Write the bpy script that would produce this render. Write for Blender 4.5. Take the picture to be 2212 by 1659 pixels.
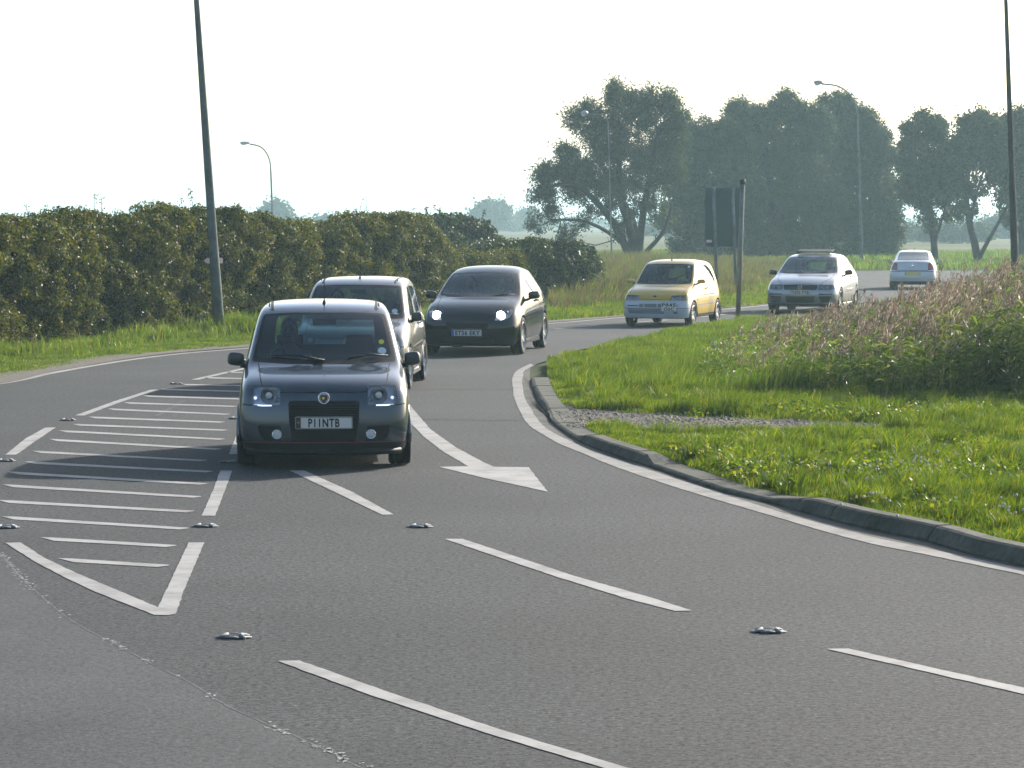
import bpy, bmesh, math, random
import numpy as np
from mathutils import Vector, Matrix
from mathutils.geometry import tessellate_polygon
R = math.radians
S = bpy.context.scene
for o in list(bpy.data.objects): bpy.data.objects.remove(o)
C = S.collection
rng = np.random.default_rng(7)
random.seed(7)

# ---------------------------------------------------------------- camera
F = 6400.0; CX = 1106.0; CY = 829.5; HZ = 477.0; CAMH = 2.27     # measured on a 2212x1659 view of the photograph
PITCH = math.atan((CY - HZ) / F)
cam = bpy.data.cameras.new('camera'); cam_o = bpy.data.objects.new('camera', cam); C.objects.link(cam_o)
cam.sensor_width = 36; cam.lens = 36 * F / 2212
cam.clip_start = 0.5; cam.clip_end = 9000
cam_o.location = (0, 0, CAMH); cam_o.rotation_euler = (R(90) - PITCH, 0, 0)
cam.dof.use_dof = False
S.camera = cam_o
# ---------------------------------------------------------------- light
SUN_AZ = R(41); SUN_EL = R(24)          # azimuth measured from +Y (view direction) towards +X
w = bpy.data.worlds.new('World'); S.world = w; w.use_nodes = True
nt = w.node_tree; nt.nodes.clear()
wo = nt.nodes.new('ShaderNodeOutputWorld'); bg = nt.nodes.new('ShaderNodeBackground'); sk = nt.nodes.new('ShaderNodeTexSky')
sk.sky_type = 'NISHITA'; sk.sun_disc = False; sk.sun_elevation = SUN_EL; sk.sun_rotation = SUN_AZ
sk.air_density = 0.9; sk.dust_density = 2.4; sk.ozone_density = 1.0; sk.altitude = 0
bg.inputs[1].default_value = 0.12
nt.links.new(sk.outputs[0], bg.inputs[0]); nt.links.new(bg.outputs[0], wo.inputs[0])
sl = bpy.data.lights.new('sun', 'SUN'); sl.energy = 5.0; sl.angle = R(0.6); sl.color = (1.0, 0.93, 0.84)
so = bpy.data.objects.new('sun', sl); C.objects.link(so)
sd = Vector((math.sin(SUN_AZ) * math.cos(SUN_EL), math.cos(SUN_AZ) * math.cos(SUN_EL), math.sin(SUN_EL)))
so.rotation_euler = sd.to_track_quat('Z', 'Y').to_euler(); so.location = sd * 60
S.view_settings.view_transform = 'Standard'; S.view_settings.look = 'None'
S.view_settings.exposure = 1.1; S.view_settings.gamma = 1.0
S.render.engine = 'CYCLES'
cy = S.cycles
cy.use_denoising = True
try: cy.denoiser = 'OPENIMAGEDENOISE'
except Exception: pass
cy.max_bounces = 7; cy.diffuse_bounces = 3; cy.glossy_bounces = 3; cy.transmission_bounces = 4; cy.transparent_max_bounces = 12
cy.volume_bounces = 0; cy.caustics_reflective = False; cy.caustics_refractive = False
cy.sample_clamp_indirect = 6
HAZE_DENS = 0.00054

# ---------------------------------------------------------------- helpers
def G(x, y, z=0.0):
    """pixel of the measured view -> point on the level z"""
    dx = (x - CX) / F; dy = (CY - y) / F
    cp, sp = math.cos(PITCH), math.sin(PITCH)
    vy = cp + dy * sp; vz = -sp + dy * cp
    t = (z - CAMH) / vz
    return (dx * t, vy * t, z)
def sc(Y): return F / Y
def XZ(x, y, Y):
    """pixel at distance Y -> (X, z)"""
    return ((x - CX) * Y / F, CAMH - (y - HZ) * Y / F)
def tag(o, label=None, cat=None, group=None, kind=None):
    if label: o['label'] = label
    if cat: o['category'] = cat
    if group: o['group'] = group
    if kind: o['kind'] = kind
    return o
def empty(name, loc=(0, 0, 0), rz=0.0, parent=None):
    o = bpy.data.objects.new(name, None); C.objects.link(o); o.location = loc; o.rotation_euler = (0, 0, rz)
    o.empty_display_size = 0.2
    if parent: o.parent = parent
    return o
def link(name, me, mats, parent=None):
    if not isinstance(mats, (list, tuple)): mats = [mats]
    for m in mats: me.materials.append(m)
    o = bpy.data.objects.new(name, me); C.objects.link(o)
    if parent: o.parent = parent
    return o
class MB:
    def __init__(s): s.v = []; s.f = []; s.m = []
    def add(s, vs, fs, m=0):
        n = len(s.v); s.v += [tuple(v) for v in vs]; s.f += [tuple(i + n for i in f) for f in fs]; s.m += [m] * len(fs)
        return s
    def box(s, x0, x1, y0, y1, z0, z1, m=0, mat=None):
        vs = [Vector((x, y, z)) for z in (z0, z1) for y in (y0, y1) for x in (x0, x1)]
        if mat is not None: vs = [mat @ v for v in vs]
        return s.add(vs, [(0, 2, 3, 1), (4, 5, 7, 6), (0, 1, 5, 4), (2, 6, 7, 3), (0, 4, 6, 2), (1, 3, 7, 5)], m)
    def tube(s, pts, rad, n=10, m=0, cap=True):
        pts = [Vector(p) for p in pts]
        if not hasattr(rad, '__len__'): rad = [rad] * len(pts)
        rings = []; up0 = None
        for i, p in enumerate(pts):
            d = (pts[min(i + 1, len(pts) - 1)] - pts[max(i - 1, 0)]).normalized()
            if up0 is None:
                up0 = d.orthogonal().normalized()
            else:
                up0 = (up0 - d * up0.dot(d))
                up0 = up0.normalized() if up0.length > 1e-6 else d.orthogonal().normalized()
            b = d.cross(up0)
            rings.append([p + (up0 * math.cos(2 * math.pi * k / n) + b * math.sin(2 * math.pi * k / n)) * rad[i] for k in range(n)])
        vs = [v for r in rings for v in r]; fs = []
        for i in range(len(rings) - 1):
            for k in range(n):
                a = i * n + k; b = i * n + (k + 1) % n
                fs.append((a, b, b + n, a + n))
        if cap:
            fs.append(tuple(range(n - 1, -1, -1))); fs.append(tuple((len(rings) - 1) * n + k for k in range(n)))
        return s.add(vs, fs, m)
    def lathe(s, prof, n=32, axis='x', m=0, closed=False, mat=None):
        """prof: list of (r, h) ; axis along x"""
        vs = []; fs = []
        for (r, h) in prof:
            for k in range(n):
                a = 2 * math.pi * k / n
                v = (h, r * math.cos(a), r * math.sin(a)) if axis == 'x' else ((r * math.cos(a), h, r * math.sin(a)) if axis == 'y' else (r * math.cos(a), r * math.sin(a), h))
                vs.append(Vector(v))
        L = len(prof)
        for i in range(L if closed else L - 1):
            for k in range(n):
                a = i * n + k; b = i * n + (k + 1) % n; j = ((i + 1) % L) * n
                fs.append((a, b, j + (k + 1) % n, j + k))
        if mat is not None: vs = [mat @ v for v in vs]
        return s.add(vs, fs, m)
    def ell(s, c, r, n=16, k=10, m=0, mat=None):
        vs = []; fs = []
        for i in range(k + 1):
            t = math.pi * i / k
            for j in range(n):
                a = 2 * math.pi * j / n
                v = Vector((r[0] * math.sin(t) * math.cos(a), r[1] * math.sin(t) * math.sin(a), r[2] * math.cos(t)))
                if mat is not None: v = mat @ v
                vs.append(v + Vector(c))
        for i in range(k):
            for j in range(n):
                fs.append((i * n + j, (i + 1) * n + j, (i + 1) * n + (j + 1) % n, i * n + (j + 1) % n))
        return s.add(vs, fs, m)
    def poly(s, pts, m=0):
        tris = tessellate_polygon([[Vector(p) for p in pts]])
        fs = []
        for t in tris:
            a, b, c = [Vector(pts[i]) for i in t]
            if (b - a).cross(c - a).z < 0: t = (t[0], t[2], t[1])
            fs.append(tuple(t))
        return s.add(pts, fs, m)
    def prism(s, pts2, z0, z1, m=0):
        """pts2 convex-ish outline (x,y)"""
        n = len(pts2)
        vs = [(x, y, z0) for x, y in pts2] + [(x, y, z1) for x, y in pts2]
        fs = [tuple(range(n - 1, -1, -1)), tuple(range(n, 2 * n))] + [(i, (i + 1) % n, n + (i + 1) % n, n + i) for i in range(n)]
        return s.add(vs, fs, m)
    def build(s, name, mats, parent=None, smooth=False, sub=0, bevel=0):
        me = bpy.data.meshes.new(name); me.from_pydata(s.v, [], s.f); me.update()
        if not isinstance(mats, (list, tuple)): mats = [mats]
        me.polygons.foreach_set('material_index', s.m)
        if smooth: me.polygons.foreach_set('use_smooth', [True] * len(s.f))
        bm = bmesh.new(); bm.from_mesh(me); bmesh.ops.recalc_face_normals(bm, faces=bm.faces[:])
        if bevel:
            bmesh.ops.bevel(bm, geom=[e for e in bm.edges if e.is_manifold and e.calc_face_angle(0) > 0.5], offset=bevel, segments=2, profile=0.7, affect='EDGES')
        bm.to_mesh(me); bm.free()
        o = link(name, me, mats, parent)
        if sub: subd(o, sub)
        return o
def subd(o, lv):
    m = o.modifiers.new('s', 'SUBSURF'); m.levels = lv; m.render_levels = lv
    bake(o)
    o.data.polygons.foreach_set('use_smooth', [True] * len(o.data.polygons))
def bake(o):
    dg = bpy.context.evaluated_depsgraph_get(); dg.update()
    me = bpy.data.meshes.new_from_object(o.evaluated_get(dg)); o.modifiers.clear(); old = o.data; o.data = me; bpy.data.meshes.remove(old)
def np_mesh(name, verts, quads=None, tris=None, mats=(), parent=None, smooth=False, midx=None):
    me = bpy.data.meshes.new(name)
    loops = []; starts = []; tot = []
    n0 = 0
    if quads is not None and len(quads):
        loops.append(quads.ravel()); starts.append(np.arange(len(quads)) * 4); tot.append(np.full(len(quads), 4)); n0 = len(quads) * 4
    if tris is not None and len(tris):
        loops.append(tris.ravel()); starts.append(n0 + np.arange(len(tris)) * 3); tot.append(np.full(len(tris), 3))
    loops = np.concatenate(loops).astype(np.int32); starts = np.concatenate(starts).astype(np.int32); tot = np.concatenate(tot).astype(np.int32)
    me.vertices.add(len(verts)); me.vertices.foreach_set('co', np.asarray(verts, dtype=np.float32).ravel())
    me.loops.add(len(loops)); me.loops.foreach_set('vertex_index', loops)
    me.polygons.add(len(starts)); me.polygons.foreach_set('loop_start', starts); me.polygons.foreach_set('loop_total', tot)
    if midx is not None: me.polygons.foreach_set('material_index', np.asarray(midx, dtype=np.int32))
    if smooth: me.polygons.foreach_set('use_smooth', np.ones(len(starts), dtype=bool))
    me.update(calc_edges=True); me.validate()
    return link(name, me, list(mats) if isinstance(mats, (list, tuple)) else [mats], parent)
def leaf_arrays(p, L, W, flat=0.0, up=0.0):
    n = len(p)
    d = rng.normal(size=(n, 3)); d[:, 2] = d[:, 2] * (1 - flat) + up; d /= np.linalg.norm(d, axis=1)[:, None]
    e = rng.normal(size=(n, 3)); e -= d * (e * d).sum(1)[:, None]; e /= np.linalg.norm(e, axis=1)[:, None]
    L = (L * rng.uniform(0.6, 1.35, n))[:, None]; W = (W * rng.uniform(0.6, 1.35, n))[:, None]
    nrm = np.cross(d, e) * L * 0.12
    v = np.stack([p - d * L / 2, p + e * W / 2 + nrm, p + d * L / 2, p - e * W / 2 + nrm], 1).reshape(-1, 3)
    q = np.arange(n * 4).reshape(-1, 4)
    return v, q
def blade_arrays(x, y, z, h, w, lx, ly):
    n = len(x); a = rng.uniform(0, math.pi, n); cx_, sy_ = np.cos(a) * w / 2, np.sin(a) * w / 2
    b = np.stack([x, y, z], 1); sd_ = np.stack([cx_, sy_, np.zeros(n)], 1)
    mid = b + np.stack([lx * .3, ly * .3, h * .58], 1); tip = b + np.stack([lx, ly, h * np.sqrt(np.clip(1 - (lx**2 + ly**2) / np.maximum(h, 1e-3)**2 * .5, .3, 1))], 1)
    v = np.stack([b - sd_, b + sd_, mid + sd_ * .75, mid - sd_ * .75, tip], 1).reshape(-1, 3)
    i = np.arange(n)[:, None] * 5
    return v, i + np.array([[0, 1, 2, 3]]), i + np.array([[3, 2, 4]])
def blades(name, x, y, z, h, w, lx, ly, mats, midx=None, parent=None):
    v, q, t = blade_arrays(x, y, z, h, w, lx, ly)
    return np_mesh(name, v, q, t, mats, parent, midx=None if midx is None else np.concatenate([midx, midx]))
_P = rng.uniform(0, 6.28, (6, 3))
def wob(x, y, f=1.0):
    """cheap smooth 2-D noise about -1..1"""
    r = 0
    for k in range(6):
        a = _P[k, 0]; ff = f * (0.7 + 0.45 * k)
        r = r + np.sin(ff * (x * math.cos(a) + y * math.sin(a)) + _P[k, 1]) * np.sin(ff * .8 * (-x * math.sin(a * 1.7) + y * math.cos(a * 1.7)) + _P[k, 2])
    return r / 2.4
def in_poly(x, y, poly):
    inside = np.zeros(len(x), bool); n = len(poly)
    for i in range(n):
        x0, y0 = poly[i][:2]; x1, y1 = poly[(i + 1) % n][:2]
        c = ((y0 > y) != (y1 > y)) & (x < (x1 - x0) * (y - y0) / (y1 - y0 + 1e-12) + x0)
        inside ^= c
    return inside
def scatter(poly, dens):
    P = np.array([p[:2] for p in poly]); lo, hi = P.min(0), P.max(0)
    n = int(dens * (hi - lo).prod()); p = rng.uniform(lo, hi, (n, 2))
    k = in_poly(p[:, 0], p[:, 1], poly); p = p[k]
    return p[:, 0], p[:, 1]
def in_view(x, y, m=0.6): return np.abs(x) < (1106 / F) * y + m
def spline(pts, step=0.3):
    P = [Vector(p) for p in pts]; out = []
    for i in range(len(P) - 1):
        p0 = P[max(i - 1, 0)]; p1 = P[i]; p2 = P[i + 1]; p3 = P[min(i + 2, len(P) - 1)]
        n = max(2, int((p2 - p1).length / step))
        for k in range(n):
            t = k / n
            out.append(0.5 * ((2 * p1) + (-p0 + p2) * t + (2 * p0 - 5 * p1 + 4 * p2 - p3) * t * t + (-p0 + 3 * p1 - 3 * p2 + p3) * t ** 3))
    out.append(P[-1]); return out

# ---------------------------------------------------------------- materials
def mat(name):
    m = bpy.data.materials.new(name); m.use_nodes = True; nt = m.node_tree
    return m, nt, nt.nodes['Principled BSDF'], nt.nodes['Material Output']
def setb(b, **k):
    names = dict(col='Base Color', metal='Metallic', rough='Roughness', coat='Coat Weight', coatr='Coat Roughness', spec='Specular IOR Level', trans='Transmission Weight', emit='Emission Color', es='Emission Strength', alpha='Alpha', ior='IOR')
    for a, v in k.items():
        if a in ('col', 'emit'): v = (*v, 1) if len(v) == 3 else v
        b.inputs[names[a]].default_value = v
def simple(name, col, rough=.5, metal=0.0, **k):
    m, nt, b, o = mat(name); setb(b, col=col, rough=rough, metal=metal, **k); return m
def noise(nt, scale, detail=4, rough=.6, coord='Object', dist=0.0, vec_scale=None):
    tc = nt.nodes.new('ShaderNodeTexCoord'); n = nt.nodes.new('ShaderNodeTexNoise')
    n.inputs['Scale'].default_value = scale; n.inputs['Detail'].default_value = detail; n.inputs['Roughness'].default_value = rough; n.inputs['Distortion'].default_value = dist
    if vec_scale:
        mp = nt.nodes.new('ShaderNodeMapping'); mp.inputs['Scale'].default_value = vec_scale
        nt.links.new(tc.outputs[coord], mp.inputs[0]); nt.links.new(mp.outputs[0], n.inputs['Vector'])
    else: nt.links.new(tc.outputs[coord], n.inputs['Vector'])
    return n.outputs['Fac']
def ramp(nt, fac, stops):
    r = nt.nodes.new('ShaderNodeValToRGB'); cr = r.color_ramp
    while len(cr.elements) < len(stops): cr.elements.new(0.5)
    for e, (p, c) in zip(cr.elements, stops): e.position = p; e.color = (*c, 1)
    nt.links.new(fac, r.inputs[0]); return r.outputs[0]
def mixc(nt, fac, a, b, mode='MIX'):
    m = nt.nodes.new('ShaderNodeMix'); m.data_type = 'RGBA'; m.blend_type = mode
    for s_, v in ((0, fac), (6, a), (7, b)):
        if isinstance(v, (int, float)): m.inputs[s_].default_value = v
        elif isinstance(v, tuple): m.inputs[s_].default_value = (*v, 1)
        else: nt.links.new(v, m.inputs[s_])
    return m.outputs[2]
def bump(nt, b, h, strength, dist):
    bp = nt.nodes.new('ShaderNodeBump'); bp.inputs['Strength'].default_value = strength; bp.inputs['Distance'].default_value = dist
    nt.links.new(h, bp.inputs['Height']); nt.links.new(bp.outputs[0], b.inputs['Normal'])
def leafmat(name, stops, trans=0.45, rough=.45, spec=.35, scale=0.6, tint=(1.15, 1.2, .55)):
    """colour per leaf (random per island) times a slow patchiness; diffuse + light through the leaf"""
    m, nt, b, o = mat(name)
    g = nt.nodes.new('ShaderNodeNewGeometry')
    c = ramp(nt, g.outputs['Random Per Island'], stops)
    nz = noise(nt, scale, 3)
    pt = ramp(nt, nz, [(.33, (.48, .55, .5)), (.7, (1.25, 1.2, 1.05))])  # low end darkened in patches to imitate shaded hollows
    c = mixc(nt, 1.0, c, pt, 'MULTIPLY')
    nt.links.new(c, b.inputs['Base Color']); setb(b, rough=rough, spec=spec)
    t = nt.nodes.new('ShaderNodeBsdfTranslucent'); tc = mixc(nt, 1.0, c, tint, 'MULTIPLY'); nt.links.new(tc, t.inputs[0])
    mx = nt.nodes.new('ShaderNodeMixShader'); mx.inputs[0].default_value = trans
    nt.links.new(b.outputs[0], mx.inputs[1]); nt.links.new(t.outputs[0], mx.inputs[2]); nt.links.new(mx.outputs[0], o.inputs[0])
    return m

def asphalt(name, a, b_, patch, k=1.0):
    m, nt, b, o = mat(name)
    n1 = noise(nt, 36, 5, .85); n2 = noise(nt, 0.35, 4, .6); n3 = noise(nt, 17, 5, .85)
    base = ramp(nt, n1, [(.40, tuple(v * (1 - .95 * k) for v in a)), (.48, a), (.58, b_), (.68, tuple(min(1, v * (1 + 1.0 * k)) for v in b_))])
    base = mixc(nt, 1.0, base, ramp(nt, n3, [(.36, (1 - .6 * k,) * 3), (.5, (1.05, 1.05, 1.05)), (.68, (1 + .3 * k,) * 3)]), 'MULTIPLY')
    base = mixc(nt, 1.0, base, ramp(nt, n2, [(.32, tuple(v * .94 for v in patch)), (.66, (1.13, 1.13, 1.12))]), 'MULTIPLY')
    nt.links.new(base, b.inputs['Base Color']); setb(b, rough=.9, spec=.18)
    bump(nt, b, n1, .9, .006); return m
M = {}
M['asphalt'] = asphalt('asphalt', (.042, .0455, .048), (.060, .0635, .0655), (.9, .9, .9))
M['asphalt2'] = asphalt('asphalt_smooth', (.060, .064, .066), (.074, .078, .0795), (.80, .80, .80), .5)
def paintmat(name, col, wear):
    m, nt, b, o = mat(name); n = noise(nt, 30, 5, .75); n2 = noise(nt, 3, 3)
    c = ramp(nt, n, [(.28, tuple(v * wear for v in col)), (.42, col), (.8, tuple(v * 1.1 for v in col))])
    c = mixc(nt, 1.0, c, ramp(nt, n2, [(.3, (.66, .65, .63)), (.58, (1, 1, 1))]), 'MULTIPLY')
    nt.links.new(c, b.inputs['Base Color']); setb(b, rough=.75, spec=.3); bump(nt, b, n, .4, .004); return m
M['seam'] = paintmat('pale_seam', (.078, .081, .082), .7)
M['line'] = paintmat('road_paint', (.27, .27, .26), .5)
M['line_worn'] = paintmat('road_paint_worn', (.21, .205, .19), .4)
def concrete(name, a, b_):
    m, nt, b, o = mat(name); n = noise(nt, 14, 6, .7); n2 = noise(nt, 2.2, 4)
    c = ramp(nt, n, [(.3, a), (.7, b_)]); c = mixc(nt, 1.0, c, ramp(nt, n2, [(.35, (.55, .58, .52)), (.6, (1, 1, 1))]), 'MULTIPLY')
    nt.links.new(c, b.inputs['Base Color']); setb(b, rough=.9, spec=.2); bump(nt, b, n, .5, .01); return m
M['kerb'] = concrete('kerb_concrete', (.045, .049, .038), (.115, .113, .095))
M['channel'] = concrete('dusty_channel', (.075, .073, .066), (.115, .112, .10))
m, nt_, b_, o_ = mat('soil'); n_ = noise(nt_, 1.2, 6, .7); nt_.links.new(ramp(nt_, n_, [(.3, (.03, .028, .015)), (.55, (.045, .06, .018)), (.8, (.07, .09, .025))]), b_.inputs[0]); setb(b_, rough=1, spec=.1); M['soil'] = m
m, nt_, b_, o_ = mat('far_field'); n_ = noise(nt_, .02, 4, .6, vec_scale=(.25, 1, 1))
nt_.links.new(ramp(nt_, n_, [(.35, (.045, .07, .022)), (.5, (.11, .1, .055)), (.62, (.06, .08, .03)), (.75, (.16, .145, .08))]), b_.inputs[0]); setb(b_, rough=1, spec=.05); M['field'] = m
m, nt_, b_, o_ = mat('gravel'); n_ = noise(nt_, 45, 4, .8); nt_.links.new(ramp(nt_, n_, [(.32, (.04, .034, .026)), (.5, (.095, .082, .066)), (.7, (.18, .16, .135))]), b_.inputs[0]); setb(b_, rough=.9); bump(nt_, b_, n_, 1, .02); M['gravel'] = m
m, nt_, b_, o_ = mat('stone'); g_ = nt_.nodes.new('ShaderNodeNewGeometry'); nt_.links.new(ramp(nt_, g_.outputs['Random Per Island'], [(0, (.045, .038, .03)), (.5, (.10, .088, .072)), (1, (.24, .22, .19))]), b_.inputs[0]); setb(b_, rough=.8); M['stone'] = m
M['grass'] = leafmat('lush_grass', [(0, (.035, .08, .007)), (.4, (.085, .155, .008)), (.8, (.15, .21, .012)), (1, (.27, .25, .045))], .52, .5, .2, 1.9, (1.27, 1.22, .45))
M['tallgrass'] = leafmat('tall_grass', [(0, (.05, .10, .010)), (.5, (.10, .165, .014)), (.85, (.15, .20, .03)), (1, (.28, .24, .10))], .55, .5, .2, 1.2)
M['reedleaf'] = leafmat('reed_leaf', [(0, (.045, .09, .02)), (.5, (.10, .16, .025)), (.8, (.16, .19, .045)), (1, (.32, .29, .15))], .55, .45, .3, .9)
M['plume'] = leafmat('reed_plume', [(0, (.10, .075, .065)), (.5, (.185, .14, .12)), (.85, (.28, .225, .20)), (1, (.5, .46, .42))], .45, .6, .15, .8, (1.05, 1.0, .95))
M['fluff'] = simple('seed_fluff', (.45, .43, .40), .8)
M['tan'] = leafmat('dry_grass', [(0, (.06, .055, .03)), (.5, (.12, .095, .06)), (1, (.19, .14, .11))], .45, .6, .2, .3, (1.1, 1.0, .8))
M['hedge'] = leafmat('hedge_leaf', [(0, (.016, .028, .007)), (.35, (.05, .068, .010)), (.7, (.11, .115, .012)), (.9, (.17, .15, .03)), (.97, (.14, .085, .05)), (1, (.22, .20, .18))], .42, .5, .22, .8)  # palest stop paints leaf glints into a few leaves
M['bushleaf'] = leafmat('bush_leaf', [(0, (.016, .034, .012)), (.6, (.038, .060, .016)), (1, (.07, .08, .026))], .3, .5, .3, .6)
M['willow'] = leafmat('willow_leaf', [(0, (.018, .036, .014)), (.6, (.034, .056, .019)), (1, (.06, .08, .03))], .42, .6, .3, .25, (1.05, 1.15, .8))
M['treeleaf'] = leafmat('tree_leaf', [(0, (.016, .034, .012)), (.6, (.03, .052, .016)), (1, (.055, .075, .024))], .4, .6, .3, .3, (1.05, 1.15, .8))
M['bark'] = concrete('bark', (.018, .016, .014), (.035, .03, .026))
M['twig_core'] = simple('twigs_and_core', (.012, .011, .007), 1.0, spec=.05)  # real twigs, also the added light-blocking core of the hedges
M['flower'] = simple('white_flower', (.42, .40, .37), .8); M['yflower'] = simple('yellow_flower', (.7, .55, .03), .7)
M['pole'] = concrete('galvanised_pole', (.105, .125, .12), (.14, .16, .155))
M['darkpole'] = concrete('brown_pole', (.05, .045, .042), (.075, .068, .062))
M['lamp'] = simple('lamp_grey', (.3, .32, .35), .45, .3)
M['lampglass'] = simple('lamp_bowl', (.5, .52, .52), .2)
M['signback'] = simple('sign_back', (.055, .085, .08), .8)
M['palepole'] = concrete('pale_pole', (.16, .18, .18), (.22, .24, .235))
M['signwhite'] = simple('sign_white', (.85, .62, .6), .5)
M['black'] = simple('black_plastic', (.006, .007, .008), .55, spec=.25)
M['gap'] = simple('shut_line', (.008, .008, .009), .8)
M['rubber'] = simple('tyre_rubber', (.010, .010, .011), .8, spec=.2)
M['chrome'] = simple('chrome', (.75, .76, .78), .12, 1.0)
M['alloy'] = simple('alloy_wheel', (.5, .5, .52), .28, .9)
M['darkalloy'] = simple('dark_alloy', (.10, .10, .11), .3, .9)
M['iron'] = simple('cast_iron_frame', (.20, .21, .22), .75, .15)
M['interior'] = simple('cabin_trim', (.006, .007, .008), .85, spec=.15)
M['seat'] = simple('seat_fabric', (.010, .013, .015), .9, spec=.1)
M['plate'] = simple('plate_white', (.58, .58, .55), .4)
M['ink'] = simple('plate_ink', (.012, .012, .012), .5)
M['blue'] = simple('plate_blue', (.03, .06, .35), .4)
M['red'] = simple('tail_red', (.30, .02, .02), .2, coat=.6)
M['redpaint'] = simple('thin_red', (.12, .018, .016), .5)
M['orange'] = simple('side_repeater', (.75, .18, .02), .3)
M['skin'] = simple('skin', (.32, .19, .14), .6)
M['hair'] = simple('hair', (.03, .022, .016), .8)
M['cloth1'] = simple('blue_grey_shirt', (.16, .22, .26), .9)
M['cloth2'] = simple('dark_top', (.03, .035, .045), .9)
M['paper'] = simple('paper_disc', (.5, .62, .62), .6)
M['yellowdisc'] = simple('yellow_sticker', (.6, .6, .06), .6)
def glass(name, tint, refl=0.12, rough=.03):
    m = bpy.data.materials.new(name); m.use_nodes = True; nt = m.node_tree; nt.nodes.clear()
    o = nt.nodes.new('ShaderNodeOutputMaterial'); t = nt.nodes.new('ShaderNodeBsdfTransparent'); g = nt.nodes.new('ShaderNodeBsdfGlossy')
    t.inputs[0].default_value = (*tint, 1); g.inputs['Roughness'].default_value = rough; g.inputs[0].default_value = (.9, .97, 1, 1)
    f = nt.nodes.new('ShaderNodeFresnel'); f.inputs[0].default_value = 1.5
    a = nt.nodes.new('ShaderNodeMath'); a.operation = 'MULTIPLY_ADD'; a.inputs[1].default_value = .9; a.inputs[2].default_value = refl; a.use_clamp = True
    mx = nt.nodes.new('ShaderNodeMixShader'); nt.links.new(f.outputs[0], a.inputs[0]); nt.links.new(a.outputs[0], mx.inputs[0])
    nt.links.new(t.outputs[0], mx.inputs[1]); nt.links.new(g.outputs[0], mx.inputs[2]); nt.links.new(mx.outputs[0], o.inputs[0]); return m
M['glass'] = glass('car_glass', (.22, .36, .38), .02)
M['rearglass'] = glass('rear_glass', (.75, .85, .84), .02)
M['lampsilver'] = simple('lamp_silver', (.42, .46, .52), .38, .35)
M['sideglass'] = glass('side_glass', (.35, .42, .42), .06)
M['lens'] = glass('lamp_lens', (.8, .86, .9), .06)
def trim_inside(nt, b, o):
    # the inside of a body panel is dark trim
    g = nt.nodes.new('ShaderNodeNewGeometry'); d = nt.nodes.new('ShaderNodeBsdfDiffuse'); d.inputs[0].default_value = (.008, .009, .01, 1)
    mx = nt.nodes.new('ShaderNodeMixShader'); nt.links.new(g.outputs['Backfacing'], mx.inputs[0]); nt.links.new(b.outputs[0], mx.inputs[1]); nt.links.new(d.outputs[0], mx.inputs[2]); nt.links.new(mx.outputs[0], o.inputs[0])
def carpaint(name, col, metal=.6, rough=.32, flake=1.0):
    m, nt, b, o = mat(name); setb(b, col=col, metal=metal, rough=rough, coat=1.0, coatr=.04); n = noise(nt, 3, 4)
    nt.links.new(ramp(nt, n, [(.3, tuple(v * .93 for v in col)), (.7, tuple(v * 1.05 for v in col))]), b.inputs[0]); trim_inside(nt, b, o); return m
def emit(name, col, st):
    m, nt, b, o = mat(name); setb(b, col=(.5, .5, .5), emit=col, es=st); return m
m_ = M['red']; trim_inside(m_.node_tree, m_.node_tree.nodes['Principled BSDF'], m_.node_tree.nodes['Material Output'])
M['beam'] = emit('lit_headlamp', (.95, 1.0, 1.0), 5.0)
M['led'] = emit('led_strip', (.75, .82, 1.0), .9)
M['parklamp'] = emit('parking_lamp', (.8, .85, 1.0), 1.0)

# ================================================================ ground, road, kerb, markings
def W2(p, z=0.0): return (p[0], p[1], z)
KB = [(1146, 822), (1150, 838), (1166, 874), (1184, 897), (1190, 912), (1210, 929), (1235, 946), (1278, 967), (1337, 988), (1401, 1009), (1476, 1035), (1560, 1063), (1658, 1087), (1745, 1111), (1842, 1137), (2001, 1171), (2103, 1201), (2212, 1225), (2400, 1266), (2700, 1325)]
kline = [G(*p) for p in KB]
kline += [(6.2, 15.2, 0), (9.5, 12.6, 0), (15, 10.5, 0), (30, 9, 0)]
kspl = spline(kline, 0.15)
near_far = [G(1146, 822), G(1140, 800), G(1160, 786), G(1250, 756), G(1400, 726), G(1594, 693), (6.9, 74.5, 0), (9.2, 81, 0), (12.5, 87.5, 0), (20, 92, 0), (45, 96, 0)]
left_edge = [(-19, -12, 0), (-13.5, 14, 0), (-10.6, 27, 0), (-8.75, 35.5, 0), G(-30, 833), G(100, 805), G(200, 787), G(300, 771), G(400, 760), G(540, 749), G(700, 733), G(900, 717), G(1190, 696), G(1350, 683), G(1655, 657), (8.9, 88, 0), (11, 100, 0), (13, 118, 0), (14.6, 133, 0), (22, 136, 0), (60, 138, 0)]
road_outline = [(p[0], p[1], 0) for p in left_edge] + [(60, 96, 0)] + [(p[0], p[1], 0) for p in reversed(near_far)] + [(p.x, p.y, 0) for p in kspl[1:]] + [(30, -12, 0)]
mb = MB()
for i, (xa, xb) in enumerate([(-3000, 3000)]):
    N = 40
    mb.add([(-3000, -200, -.03), (3000, -200, -.03), (3000, 240, -.03), (-3000, 240, -.03)], [(0, 1, 2, 3)], 0)
    mb.add([(-3000, 240, -.03), (3000, 240, -.03), (3000, 5200, -.03), (-3000, 5200, -.03)], [(0, 1, 2, 3)], 1)
tag(mb.build('ground', [M['soil'], M['field']]), kind='structure')
road = tag(MB().poly(road_outline).build('road', M['asphalt']), kind='structure')
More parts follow.
